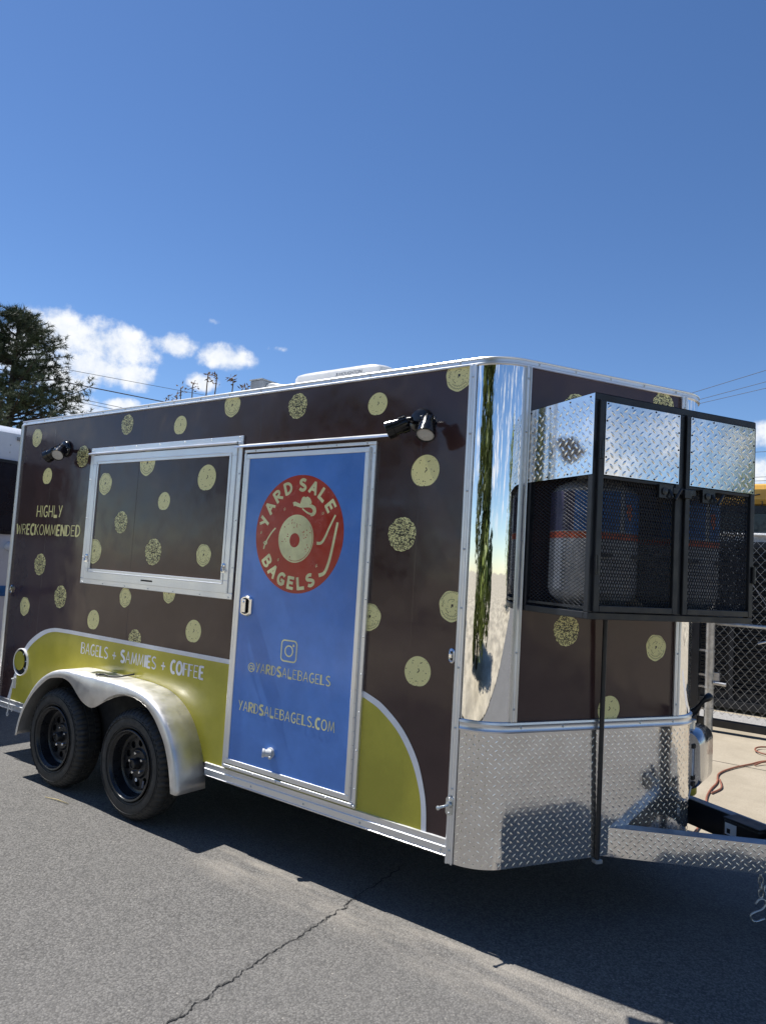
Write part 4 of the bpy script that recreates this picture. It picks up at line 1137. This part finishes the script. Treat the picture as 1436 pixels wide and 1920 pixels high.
mb = MB(); mb.box((-2.782, .793, 3.164), (-2.633, .967, 3.174)); put(mb, 'vent_lid', 'gray_plastic', vb, bevel=.004)
mb = MB(); mb.tube(catmull([(-2.64, .86, 3.125), (-2.58, .86, 3.128), (-2.50, .87, 3.112), (-2.42, .9, 3.108), (-2.33, .92, 3.10)], 4), .014, 8); put(mb, 'vent_pipe', 'white_plastic', vb, smooth=True)

# ================================================================== propane cage (bolted on the nose)
CO = .49; CU0, CU1 = .036, 1.032; CZ0, CZ1 = 1.565, 2.552; TW = .030
cg = MB()


def cbar(mb, p0, p1, w=TW):
    """square tube between two (u, off, z) points of the nose frame"""
    a = FP(p0[0], p0[2], p0[1]); b_ = FP(p1[0], p1[2], p1[1]); d_ = (b_ - a)
    axes = [Dv, Nv, Vector((0, 0, 1))]; h_ = []
    for ax_ in axes: h_.append(max(abs(d_.dot(ax_)) / 2, w / 2))
    mb.obox((a + b_) / 2, axes[0], axes[1], axes[2], h_)


h2 = TW / 2; uL, uR, oF, oB, zB, zT = CU0 + h2, CU1 - h2, CO - h2, .022, CZ0 + h2, CZ1 - h2
for z in (zB, zT):
    cbar(cg, (uL - h2, oF, z), (uR + h2, oF, z)); cbar(cg, (uL - h2, oB, z), (uR + h2, oB, z))
    for u in (uL, uR): cbar(cg, (u, oB + h2, z), (u, oF - h2, z))
for u in (uL, uR):
    for o_ in (oF, oB): cbar(cg, (u, o_, zB + h2), (u, o_, zT - h2))
cbar(cg, (.546, oF, zB + h2), (.546, oF, zT - h2), .034)
CG = put(cg, 'propane_cage', 'black_steel', T, bevel=.003)
CG['label'] = 'black steel cage with mesh doors and bright chequer plate on top'


def CP(u0, v0, off):   # plate mapping on the front
    return lambda s, z, o_=0: tuple(FP(u0 + s, z, off + o_))


def LP(off_u):         # left side of the cage, s runs from the wall outwards
    return lambda s, z, o_=0: tuple(FP(off_u - o_, z, s))


def expanded_mesh(P, s0, s1, z0, z1, ps, pz, r=.0014):
    """expanded metal: flat strands zig-zagging from bond to bond"""
    mb = MB(); ns = max(2, round((s1 - s0) / ps)); nz = max(2, round((z1 - z0) / pz)); ps = (s1 - s0) / ns; pz = (z1 - z0) / nz
    for i in range(ns + 1):
        for sg in (-1, 1):
            L = []; Rr = []; O = []
            for j in range(2 * nz + 1):
                z = z0 + pz * j / 2; s = s0 + ps * i + (sg * ps * .5 if j % 2 else 0); s_ = min(max(s, s0), s1)
                L.append(P(s_ - r, z, -.0005 * sg)); Rr.append(P(s_ + r, z, .0018 - .0005 * sg)); O.append(P(s_, z, .0030 - .0005 * sg))
            mb.grid([L, O, Rr])
    return mb


mb = MB(); mb.poly([FP(CU0 + .002, CZ1 + .0015, -.0), FP(CU1 - .002, CZ1 + .0015, 0), FP(CU1 - .002, CZ1 + .0015, CO - .002), FP(CU0 + .002, CZ1 + .0015, CO - .002)]); put(mb, 'top_plate', 'diamond_plate', CG)
mb = MB(); mb.poly([FP(CU0 + .02, CZ0 + .012, .02), FP(CU1 - .02, CZ0 + .012, .02), FP(CU1 - .02, CZ0 + .012, CO - .02), FP(CU0 + .02, CZ0 + .012, CO - .02)]); put(mb, 'cage_floor', 'black_steel', CG)
for u, sgn in ((CU0, 1), (CU1, -1)):
    P = LP(u) if sgn > 0 else (lambda s, z, o_=0: tuple(FP(CU1 + o_, z, s)))
    mb = MB(); mb.poly([P(.004, 2.192, .0015), P(.004, CZ1 - .001, .0015), P(CO - .002, CZ1 - .001, .0015), P(CO - .002, 2.192, .0015)]); pl = put(mb, 'side_plate', 'diamond_plate', CG)
    mb = MB(); lugs(mb, lambda s, z, o_=0, P=P: P(s, z, o_ + .0015), .006, CO - .006, 2.196, CZ1 - .004, .047, True); put(mb, 'raised_lugs', 'diamond_plate', CG, smooth=True, kind='stuff', fix=True)
    mb = MB()
    for s in (.02, .17, .32, .46):
        for z in (2.205, 2.538): rivet(mb, P(s, z, .0015), Vector(P(0, 0, 1)) - Vector(P(0, 0, 0)), .005)
    put(mb, 'rivets', 'black_plastic', CG, kind='stuff', smooth=True, fix=False)
    md_ = expanded_mesh(lambda s, z, o_=0, P=P: P(s, z, o_ - .016), .03, CO - TW, 1.597, 2.19, .034, .0170, .0040)
    put(md_, 'side_mesh', 'black_paint', CG, fix=False)
mb = MB(); cbar(mb, (uL, oB + h2 + .001, 1.612), (uL, oF - h2 - .001, 1.612), .012)
put(mb, 'side_sill', 'black_steel', CG)
for nm, (ua, ub, pa, pb) in (('left', (.055, .529, .083, .516)), ('right', (.563, 1.015, .584, 1.006))):
    o1 = CO + .002; dm = MB(); wst = .028
    for u in (ua + wst / 2, ub - wst / 2): cbar(dm, (u, o1, CZ0 + .034), (u, o1, CZ1 - .032), wst)
    for z in (CZ0 + .048, CZ1 - .046, 2.185): cbar(dm, (ua + wst + .001, o1, z), (ub - wst - .001, o1, z), wst if z < 2.1 or z > 2.3 else .016)
    DR = put(dm, 'cage_door', 'black_steel', CG, bevel=.003)
    P = lambda s, z, o_=0: tuple(FP(s, z, CO + .018 + o_))
    mb = MB(); mb.poly([P(pa, 2.193), P(pb, 2.193), P(pb, 2.514), P(pa, 2.514)]); put(mb, 'door_plate', 'diamond_plate', CG)
    mb = MB(); lugs(mb, P, pa + .002, pb - .002, 2.195, 2.512, .047, True); put(mb, 'raised_lugs', 'diamond_plate', CG, smooth=True, kind='stuff', fix=False)
    mb = MB()
    for k in range(4):
        for z in (2.200, 2.507): rivet(mb, P(pa + .01 + (pb - pa - .02) * k / 3, z), Nv, .0045)
    for z in (2.27, 2.35, 2.43):
        for s in (pa + .007, pb - .007): rivet(mb, P(s, z), Nv, .0045)
    put(mb, 'rivets', 'black_plastic', CG, kind='stuff', smooth=True, fix=False)
    em = expanded_mesh(lambda s, z, o_=0: tuple(FP(s, z, CO - .004 + o_)), ua + wst, ub - wst, CZ0 + .06, 2.19, .0150, .0300, .0027)
    put(em, 'door_mesh', 'black_paint', CG, fix=False)
# latches, hinges
for u in (.425, .690):
    mb = MB(); mb.obox(FP(u, 2.150, CO + .026), Dv, Nv, (0, 0, 1), (.040, .008, .030)); mb.lathe(FP(u - .01, 2.150, CO + .03), Nv, [(.016, 0), (.016, .01), (.0001, .012)], 12)
    mb.tube([FP(u + .02, 2.16, CO + .034), FP(u + .022, 2.13, CO + .05), FP(u + .04, 2.115, CO + .05), FP(u + .075, 2.165, CO + .05)], .006, 8)
    put(mb, 'slam_latch', 'black_paint', CG, auto=40)
mb = MB(); mb.obox(FP(.546, 2.160, CO + .022), Dv, Nv, (0, 0, 1), (.070, .005, .014)); mb.obox(FP(.556, 2.150, CO + .032), Dv, Nv, (0, 0, 1), (.022, .008, .020)); put(mb, 'hasp', 'black_paint', CG, bevel=.002)
for u, z in ((.060, 2.30), (.060, 1.80), (1.008, 1.80)):
    mb = MB(); mb.lathe(FP(u, z - .04, CO + .024), (0, 0, 1), [(.0001, 0), (.009, 0), (.009, .08), (.0001, .08)], 10); put(mb, 'cage_hinge', 'black_paint', CG, auto=40)
# strap bar that holds the cylinders
mb = MB(); cbar(mb, (CU0 + .03, .44, 1.845), (CU1 - .03, .44, 1.845), .016); put(mb, 'retaining_bar', 'black_steel', CG)

# gas cylinders standing in the cage
def gas_cylinder(u, off, label):
    c = FP(u, CZ0 + .013, off); r = .200
    th = thing('gas_cylinder', label, 'gas cylinder', c, 'gas cylinders in the cage')
    mb = MB(); mb.lathe(c, (0, 0, 1), [(.10, 0), (.11, .012), (.11, .03), (.135, .04), (r - .012, .075), (r, .11), (r, .34)], 40); put(mb, 'lower_shell', 'cylinder_white', th, auto=50)
    mb = MB(); mb.lathe(c, (0, 0, 1), [(r, .370), (r, .545), (r - .006, .560), (r - .03, .590), (r - .09, .618), (.03, .630), (.0001, .631)], 40); put(mb, 'upper_shell', 'cylinder_white', th, auto=50)
    mb = MB(); mb.lathe(c, (0, 0, 1), [(r, .340), (r, .370)], 40); put(mb, 'orange_band', 'label_orange', th, smooth=True)
    mb = MB(); k = 40; rows = []
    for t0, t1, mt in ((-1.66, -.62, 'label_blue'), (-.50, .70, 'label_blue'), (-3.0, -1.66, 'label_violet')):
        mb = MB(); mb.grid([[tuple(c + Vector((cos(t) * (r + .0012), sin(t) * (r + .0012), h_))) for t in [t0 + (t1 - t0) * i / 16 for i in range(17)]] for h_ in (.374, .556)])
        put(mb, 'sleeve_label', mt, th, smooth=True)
    mb = MB(); rows = []
    a0 = -.36; mb.add([tuple(c + Vector((cos(a0 + t) * (r + .002), sin(a0 + t) * (r + .002), h_))) for t, h_ in ((-.09, .50), (.09, .50), (.09, .45), (0, .42), (-.09, .45))], [(0, 1, 2, 3, 4)]); put(mb, 'label_mark', 'label_orange', th)
    mb = MB(); mb.lathe(c, (0, 0, 1), [(.085, .62), (.085, .71), (.092, .715), (.079, .715), (.079, .62)], 28); put(mb, 'collar', 'cylinder_white', th, auto=40)
    mb = MB(); mb.lathe(c, (0, 0, 1), [(.02, .62), (.02, .67), (.03, .675), (.03, .695), (.0001, .696)], 14); put(mb, 'valve', 'zinc', th, auto=40)
    return th


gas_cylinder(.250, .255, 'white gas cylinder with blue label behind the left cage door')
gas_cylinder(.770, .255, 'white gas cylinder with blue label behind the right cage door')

# ================================================================== surroundings
# ---- white bus behind the trailer's tail
BX = -6.3; bw0, bw1 = -1.55, 1.05
BUS = thing('parked_bus', 'white bus with dark windscreen and blue stripe behind the trailer tail', 'bus', (BX - 3, -.25, 0))
mb = MB(); yc_ = (bw0 + bw1) / 2; hw = (bw1 - bw0) / 2


def busring(x, z0_, z1_, ins): return [(x, yc_ - hw + ins, z0_), (x, yc_ + hw - ins, z0_), (x, yc_ + hw - ins, z1_ - .16), (x, yc_ + hw - ins - .05, z1_ - .06), (x, yc_ + hw - ins - .16, z1_), (x, yc_ - hw + ins + .16, z1_), (x, yc_ - hw + ins + .05, z1_ - .06), (x, yc_ - hw + ins, z1_ - .16)]


rows = [busring(BX, .42, 2.93, .05), busring(BX - .06, .38, 2.99, .01), busring(BX - .12, .36, 3.01, 0), busring(BX - 6.5, .36, 3.01, 0)]
mb.grid(rows, closed=True); mb.poly(rows[0]); mb.poly(list(reversed(rows[-1])))
put(mb, 'bus_body', 'bus_white', BUS, auto=35)
mb = MB(); wr = [(a + yc_, b_ + 2.235) for a, b_ in rrect(hw - .24, .40, .09, 5)[:-1]]
mb.grid([[(BX + .004, a, b_) for a, b_ in wr], [(BX + .020, a, b_) for a, b_ in wr], [(BX + .020, yc_ + (a - yc_) * .965, 2.235 + (b_ - 2.235) * .92) for a, b_ in wr]], closed=True)
put(mb, 'window_seal', 'black_plastic', BUS, auto=40)
mb = MB(); mb.poly([(BX + .014, yc_ + (a - yc_) * .97, 2.235 + (b_ - 2.235) * .93) for a, b_ in wr]); put(mb, 'windscreen', 'bus_glass', BUS)
mb = MB(); mb.box((BX + .002, bw0 + .07, 1.175), (BX + .008, bw1 - .07, 1.285)); put(mb, 'blue_stripe', 'bus_blue', BUS)
mb = MB(); mb.box((BX - .10, bw0 + .02, .40), (BX + .16, bw1 - .02, .62)); put(mb, 'bumper', 'gray_plastic', BUS, bevel=.03)
mb = MB(); mb.tube(catmull([(BX + .02, bw1 - .35, 1.72), (BX + .16, bw1 - .20, 1.62), (BX + .18, bw1 - .1, 1.3), (BX + .05, bw1 - .08, 1.1)], 5), .05, 10); put(mb, 'front_moulding', 'bus_white', BUS, smooth=True)
pts = [(BX + .002, bw0 + .2 + k * .2, z) for k in range(12) for z in (2.80, 2.72)]
screw_row(BUS, pts, (1, 0, 0), r=.008)
mb = MB(); mb.box((BX + .0, yc_ + hw - .34, 2.86), (BX + .025, yc_ + hw - .18, 2.90)); put(mb, 'marker_lamp', 'gray_plastic', BUS, bevel=.005)
for y in (bw0 + .12, bw1 - .12):
    for x in (BX - 1.1, BX - 5.0):
        mb = MB(); mb.lathe((x, y, .42), (0, 1, 0), [(.0001, -.11), (.25, -.11), (.40, -.10), (.42, -.06), (.42, .06), (.40, .10), (.25, .11), (.0001, .11)], 28); put(mb, 'bus_wheel', 'rubber', BUS, auto=40)


# ---- pine tree
def pine(loc, H, seed, spread):
    rr = random.Random(seed); th = thing('pine_tree', 'tall dark pine tree rising behind the white bus', 'tree', loc)
    tk_ = MB(); base = Vector(loc); tk_.tube([base + Vector((sin(z * .7) * .06, cos(z * .5) * .06, z)) for z in [H * i / 12 for i in range(13)]], [.20 * (1 - i / 13.5) + .02 for i in range(13)], 10)
    cr = MB(); lb = MB()

    def tuft(p, d, L, n=32):
        d = d.normalized()
        for _ in range(n):
            dd = (d * rr.uniform(.1, 1.0) + Vector((rr.gauss(0, 1), rr.gauss(0, 1), rr.gauss(0, 1) + .25)) * .55).normalized()
            w = dd.cross(Vector((rr.gauss(0, 1), rr.gauss(0, 1), rr.gauss(0, 1)))).normalized() * .008
            s = p + d * rr.uniform(-.12, .05); e = s + dd * L * rr.uniform(.6, 1.1)
            cr.add([s - w, s + w, e], [(0, 1, 2)])
    z = 1.6
    while z < H * .985:
        f = z / H; rad = spread * (1 - f) ** .72 * rr.uniform(.70, 1.10) + .15
        nb = 6 if f < .9 else 5
        for k in range(nb):
            a = rr.uniform(0, 2 * pi); L = rad * rr.uniform(.6, 1.15); p0 = base + Vector((0, 0, z + rr.uniform(-.12, .12))); d = Vector((cos(a), sin(a), rr.uniform(-.05, .35)))
            pts = [p0 + d * (L * t) + Vector((0, 0, .18 * L * t * t)) for t in (0, .3, .6, .85, 1)]
            lb.tube(pts, [.035, .028, .02, .013, .008], 5)
            for t in [i / 9 for i in range(2, 10)]:
                pp_ = p0 + d * (L * t) + Vector((0, 0, .18 * L * t * t))
                for _ in range(4 if t > .45 else 1):
                    sd_ = Vector((rr.gauss(0, 1), rr.gauss(0, 1), rr.gauss(.3, .8))).normalized(); q_ = pp_ + sd_ * rr.uniform(.05, .34) * (.4 + t * .7)
                    tuft(q_, sd_ + d * .5, rr.uniform(.13, .20))
        z += rr.uniform(.17, .27)
    for _ in range(14): tuft(base + Vector((rr.gauss(0, .15), rr.gauss(0, .15), H - rr.uniform(0, .5))), Vector((0, 0, 1)), .2)
    put(tk_, 'trunk', 'bark', th, auto=60, fix=False); put(lb, 'limbs', 'bark', th, smooth=True, fix=False); put(cr, 'crown', 'needles', th, fix=False)


pine((-20.6, 7.45, 0), 8.95, 21, 4.1)

# ---- dry stalks showing above the roof
sth = [(-9.61, 4.50, 4.62), (-9.33, 4.45, 4.66), (-9.17, 4.45, 4.79), (-8.85, 4.4, 4.82), (-8.47, 4.4, 4.98), (-8.30, 4.4, 4.90), (-7.86, 4.4, 4.80), (-7.50, 4.3, 4.60)]
SH = thing('dry_shrub', 'tall bare stemmed shrub with brown leaf tufts above the trailer roof', 'shrub', (-8.6, 5.0, 0)); rr = random.Random(12)
sm = MB(); lm = MB()
for x, zb, zt in sth:
    x += .0; b0 = Vector((-8.6 + (x + 8.6) * .25, 5.0 + rr.uniform(-.15, .15), 0)); tip = Vector((x, 5.0, zt))
    pts = catmull([b0, b0.lerp(tip, .5) + Vector((rr.uniform(-.1, .1), 0, .1)), tip - Vector((rr.uniform(-.05, .05), 0, .28)), tip], 5)
    sm.tube(pts, [.016 * (1 - i / (len(pts) + 2)) + .004 for i in range(len(pts))], 6)
    for _ in range(20):
        p_ = tip - Vector((0, 0, abs(rr.gauss(0, .10)))) + Vector((rr.gauss(0, .035), rr.gauss(0, .035), .02)); d = Vector((rr.gauss(0, 1), rr.gauss(0, 1), rr.uniform(-.6, 1.2))).normalized() * rr.uniform(.05, .11)
        w = d.cross(Vector((rr.gauss(0, 1), rr.gauss(0, 1), rr.gauss(0, 1)))).normalized() * rr.uniform(.008, .018)
        lm.add([p_, p_ + d * .5 + w, p_ + d, p_ + d * .5 - w], [(0, 1, 2, 3)])
put(sm, 'stem', 'stalk', SH, smooth=True, fix=False); put(lm, 'leaves', 'stalk_leaf', SH, fix=False)


# ---- power lines
def wire(p, q, r, label, sag=.25, grp='overhead power lines'):
    p = Vector(p); q = Vector(q); mb = MB(); mb.tube([p.lerp(q, t) - Vector((0, 0, 4 * sag * t * (1 - t))) for t in [i / 24 for i in range(25)]], r, 5)
    tag(put(mb, 'power_line', 'wire_dark', smooth=True, fix=False), label, 'power line', grp)


def wl(y0, z0, y1, z1, ya, yb):
    k = (z1 - z0) / (y1 - y0); return (-30, ya, z0 + k * (ya - y0)), (-30, yb, z0 + k * (yb - y0))


for (a, r, lab) in (((15.6, 10.04, 26.5, 10.90), .012, 'thin topmost wire crossing the cloud left of the roof'), ((16.3, 9.43, 22.4, 9.75), .028, 'thick dark cable crossing the sky beside the pine'),
                    ((15.9, 8.74, 20.4, 8.86), .013, 'upper wire of the low close pair beside the pine'), ((15.9, 8.58, 20.4, 8.70), .013, 'lower wire of the low close pair beside the pine')):
    p, q = wl(*a, 2.0, 48.0); wire(p, q, r, lab, 0.0)
for (p, q, lab) in (((-7.26, 26.9), (-3.58, 24.1), 'topmost of the three wires fanning right of the trailer nose'), ((-6.67, 27.5), (-3.77, 25.5), 'middle of the three wires fanning right of the trailer nose'), ((-6.6, 27.9), (-3.9, 26.3), 'lowest of the three wires fanning right of the trailer nose')):
    d = Vector((q[0] - p[0], q[1] - p[1], 0)).normalized(); a = Vector((p[0], p[1], 9.0)); wire(a - d * 22, a + d * 26, .010, lab, 0.0)
for el_, lab in ((7.62, 'upper low wire above the yellow vehicle'), (7.35, 'lower low wire above the yellow vehicle'), (9.4, 'single wire before the cloud above the yellow vehicle')):
    z = 1.743 + 43.6 * math.tan(radians(el_)); wire((-22, 40, z), (30, 40, z + .5), .014, lab, 0.0)
for (x, y, h, lab) in ((-30, 2, 11.5, 'wooden utility pole left beyond the bus'), (-30, 48, 13.2, 'wooden utility pole far behind the trailer'), (30, 40, 9.9, 'wooden utility pole far to the right'), (-22, 40, 9.6, 'wooden utility pole behind the trailer roof'), (14.2, 12, 9.6, 'wooden utility pole right beyond the fence'), (-24.6, 40.8, 9.8, 'wooden utility pole where three wires end')):
    mb = MB(); mb.lathe((x, y, 0), (0, 0, 1), [(.16, 0), (.11, h), (.0001, h)], 12); mb.box((x - .9, y - .06, h - .9), (x + .9, y + .06, h - .78)); tag(put(mb, 'utility_pole', 'wood_pole', auto=40), lab, 'utility pole')

# ---- chain link gate and fence, dark louvred box, yellow vehicle
FYY = 6.30
FN = thing('chain_link_gate', 'galvanised chain link gate behind the tongue and cage', 'gate', (.6, FYY, 0))
mb = MB(); mb.lathe((-.412, FYY - .02, 0), (0, 0, 1), [(.052, 0), (.052, 2.36), (.056, 2.37), (.0001, 2.40)], 18); put(mb, 'post', 'galvanised', FN, auto=40)
for z in (.26, .52, .66, .95, 1.55, 2.1):
    mb = MB(); mb.lathe((-.412, FYY - .02, z), (0, 0, 1), [(.058, -.014), (.058, .014)], 18); mb.box((-.54, FYY - .03, z - .012), (-.468, FYY - .01, z + .012)); put(mb, 'tie_band', 'galvanised', FN)
mb = MB(); mb.box((-.37, FYY - .04, .60), (-.30, FYY + .02, .70)); mb.tube([(-.36, FYY - .05, .58), (-.22, FYY - .05, .575)], .022, 10); put(mb, 'gate_latch', 'galvanised', FN, auto=40)
for z, r in ((2.36, .021), (1.285, .021)):
    mb = MB(); mb.tube([(-.36, FYY, z), (3.3, FYY, z)], r, 10); put(mb, 'rail', 'galvanised', FN, smooth=True)
mb = MB(); mb.tube([(1.05, FYY + .01, .15), (-.30, FYY + .01, 2.3)], .003, 5); mb.tube([(.10, FYY - .01, 1.09), (1.4, FYY - .01, 1.55)], .012, 8); put(mb, 'truss_rod', 'galvanised', FN)
mb = MB(); p_ = .094; hz_ = .112; z0_ = .215; nz_ = 39
for i in range(42):
    xa = -.36 + p_ * i; pts = [(xa + (p_ / 2 if (j % 2) else 0) * 1.0, FYY + (.003 if j % 2 else -.003), z0_ + hz_ / 2 * j) for j in range(nz_)]
    mb.tube(pts, .0022, 4, cap=False)
    pts = [(xa + (-p_ / 2 if (j % 2) else 0) + p_ / 2 * 0 + 0.0, FYY + (.003 if j % 2 == 0 else -.003), z0_ + hz_ / 2 * j) for j in range(nz_)]
    mb.tube(pts, .0022, 4, cap=False)
put(mb, 'wire_fabric', 'galvanised', FN, smooth=True, fix=False)
mb = MB(); mb.box((-.62, FYY - .03, .065), (3.4, FYY + .05, .155)); put(mb, 'bottom_rail', 'black_steel', FN, bevel=.006)
mb = MB(); mb.box((-.655, FYY - .06, .0), (-.530, FYY + .07, 2.5)); gp_ = tag(put(mb, 'gate_column', 'black_steel', bevel=.006), 'black square steel column just left of the galvanised gate post', 'column')
# louvred box behind the gate
LB = thing('louvred_container', 'black louvred steel container standing behind the chain link gate', 'container', (1.2, 8.4, 0))
mb = MB(); mb.box((-1.9, 7.98, .06), (4.5, 9.0, 2.34)); put(mb, 'container_shell', 'slat_black', LB)
lv = MB(); lv.add([(0, 0, 0), (1, 0, 0), (1, -.045, -.016), (0, -.045, -.016), (0, 0, -.03), (1, 0, -.03)], [(0, 1, 2, 3), (3, 2, 5, 4), (0, 3, 4), (1, 5, 2)])
lme = lv.mesh('louvre', 'slat_black')
for bx_ in (-1.85, -.45, .95, 2.35):
    for k in range(38):
        o = bpy.data.objects.new('louvre', lme); COL.objects.link(o); o.parent = LB; o.location = Vector((bx_, 7.98, .30 + k * .052)) - LB.location; o.scale = (1.3, 1, 1)
mb = MB()
for x in (-.50, .90, 2.30): mb.box((x, 7.925, .08), (x + .05, 7.98, 2.34))
mb.box((-1.9, 7.90, 2.29), (4.5, 7.98, 2.37)); mb.box((-1.9, 7.90, .06), (4.5, 7.98, .16)); put(mb, 'container_frame', 'black_steel', LB)
mb = MB(); mb.box((-1.9, 7.90, 2.43), (4.5, 7.98, 2.50)); mb.box((-1.9, 7.92, 2.37), (4.5, 7.96, 2.43)); put(mb, 'white_ledge', 'galvanised', LB)
# yellow vehicle
YV = thing('yellow_vehicle', 'yellow roofed vehicle with dark windows behind the fence at right', 'vehicle', (1.2, 10.2, 0))
mb = MB(); mb.box((-1.08, 9.5, 3.04), (3.6, 11.3, 3.40)); put(mb, 'roof_shell', 'yellow_paint', YV, bevel=.10)
mb = MB(); mb.box((-1.02, 9.53, 2.92), (3.5, 11.2, 3.04)); put(mb, 'roof_band', 'black_paint', YV)
mb = MB(); mb.box((-1.0, 9.56, 2.62), (3.48, 11.1, 2.92)); put(mb, 'side_glass', 'dark_glass', YV)
mb = MB(); mb.box((-1.05, 9.52, .55), (3.55, 11.2, 2.62)); put(mb, 'vehicle_body', 'gray_green', YV, bevel=.04)
mb = MB(); mb.bar((-1.10, 9.48, 3.06), (-1.16, 9.48, 2.45), .07, .09, (0, 1, 0)); put(mb, 'front_pillar', 'yellow_paint', YV, bevel=.01)
for x in (-.4, 2.7):
    mb = MB(); mb.lathe((x, 9.62, .5), (0, -1, 0), [(.0001, .1), (.3, .1), (.48, .08), (.5, .04), (.5, -.15)], 24); put(mb, 'vehicle_wheel', 'rubber', YV, auto=40)
vs, fs = text_mesh('3', .11); mb = MB(); mb.add([(-.37 + x, 9.495, 3.075 + z) for x, z in vs], fs); put(mb, 'number_lettering', 'black_paint', YV, fix=False)
mb = MB(); mb.tube([(-.47, 9.47, 3.20), (-.40, 9.49, 3.22)], .012, 6); put(mb, 'roof_hook', 'black_paint', YV)

# ---- extension cord on the concrete
zc = .018
cp_ = catmull([(2.2, 5.2, zc), (1.2, 5.35, zc), (.6, 5.25, zc), (.372, 5.135, zc), (.275, 4.864, zc), (.165, 4.53, zc), (.116, 4.212, zc), (.165, 3.887, zc), (.172, 3.594, zc), (.20, 3.318, zc), (.28, 2.9, zc), (.32, 2.4, zc), (.3, 1.9, zc)], 8)
mb = MB(); mb.tube(cp_, .0085, 8)
mb.tube(catmull([(2.0, 5.9, zc + .01), (1.0, 5.75, zc + .01), (.6, 5.82, zc + .01), (.32, 5.82, zc + .01), (.205, 5.683, zc + .01), (.24, 5.47, zc + .01), (.45, 5.42, zc + .01), (1.2, 5.6, zc + .01)], 8), .0085, 8)
mb.tube(catmull([(1.4, 5.10, zc), (.6, 5.16, zc), (.40, 5.05, zc + .02), (.31, 4.86, zc)], 8), .0085, 8)
mb.tube(catmull([(.165, 4.0, zc), (.19, 3.9, zc + .01), (.23, 3.72, zc), (.20, 3.5, zc)], 8), .008, 8)
tag(put(mb, 'extension_cord', 'cord_orange', smooth=True, fix=False), 'orange extension cord looping across the pale concrete beyond the tongue', 'cord')
# dry twigs on the asphalt
for (x, y, a, l, lab) in ((-3.18, -.30, .2, .12, 'pale dry straw lying on the asphalt beside the rear tyre'),):
    mb = MB(); mb.tube([(x - l * cos(a), y - l * sin(a), .006), (x, y, .010), (x + l * cos(a), y + l * .6 * sin(a), .006)], [.002, .004, .002], 5); tag(put(mb, 'dry_straw', 'twig', smooth=True), lab, 'straw')

# ---- across the street (seen in the polished metal)
def leafy(loc, H, R0, seed, label, n=6500, low=.22):
    rr = random.Random(seed); th = thing('leafy_tree', label, 'tree', loc, 'leafy trees across the street'); b0 = Vector(loc)
    tk_ = MB(); tk_.tube([b0 + Vector((sin(i) * .06, cos(i * 1.3) * .06, H * .62 * i / 7)) for i in range(8)], [.30 - .03 * i for i in range(8)], 9)
    cs = [(b0 + Vector((rr.gauss(0, R0 * .42), rr.gauss(0, R0 * .42), H * rr.uniform(low, .95))), R0 * rr.uniform(.28, .5)) for _ in range(34)]
    for c, r in cs[:12]: tk_.tube([b0 + Vector((0, 0, H * .35)), (b0 + Vector((0, 0, H * .45))).lerp(c, .5), c], [.10, .06, .02], 6)
    put(tk_, 'trunk', 'bark', th, smooth=True, fix=False); cr = MB()
    for _ in range(n):
        c, r = cs[rr.randrange(34)]; d = Vector((rr.gauss(0, 1), rr.gauss(0, 1), rr.gauss(0, 1))).normalized(); p_ = c + d * r * rr.uniform(.55, 1.05)
        u = d.orthogonal().normalized() * rr.uniform(.10, .20); w = d.cross(u).normalized() * rr.uniform(.07, .13); tl = Vector((rr.gauss(0, .05), rr.gauss(0, .05), rr.gauss(0, .05)))
        cr.add([p_ - u, p_ + w + tl, p_ + u, p_ - w - tl], [(0, 1, 2, 3)])
    put(cr, 'crown', 'leaves', th, fix=False)


leafy((.5, -9.6, 0), 10.0, 3.0, 31, 'tall leafy tree mirrored in the polished corner', 14000, .04)
leafy((30, -10, 0), 8.5, 4.0, 32, 'broad leafy tree down the street mirrored in the cage doors')
leafy((38, 17.5, 0), 11.0, 5.0, 33, 'broad leafy tree at the far end of the concrete pad')
leafy((44, 1.5, 0), 8.0, 4.0, 34, 'leafy tree straight ahead of the trailer tongue')
leafy((-15, -17, 0), 8.0, 3.4, 35, 'leafy tree opposite the trailer tail')
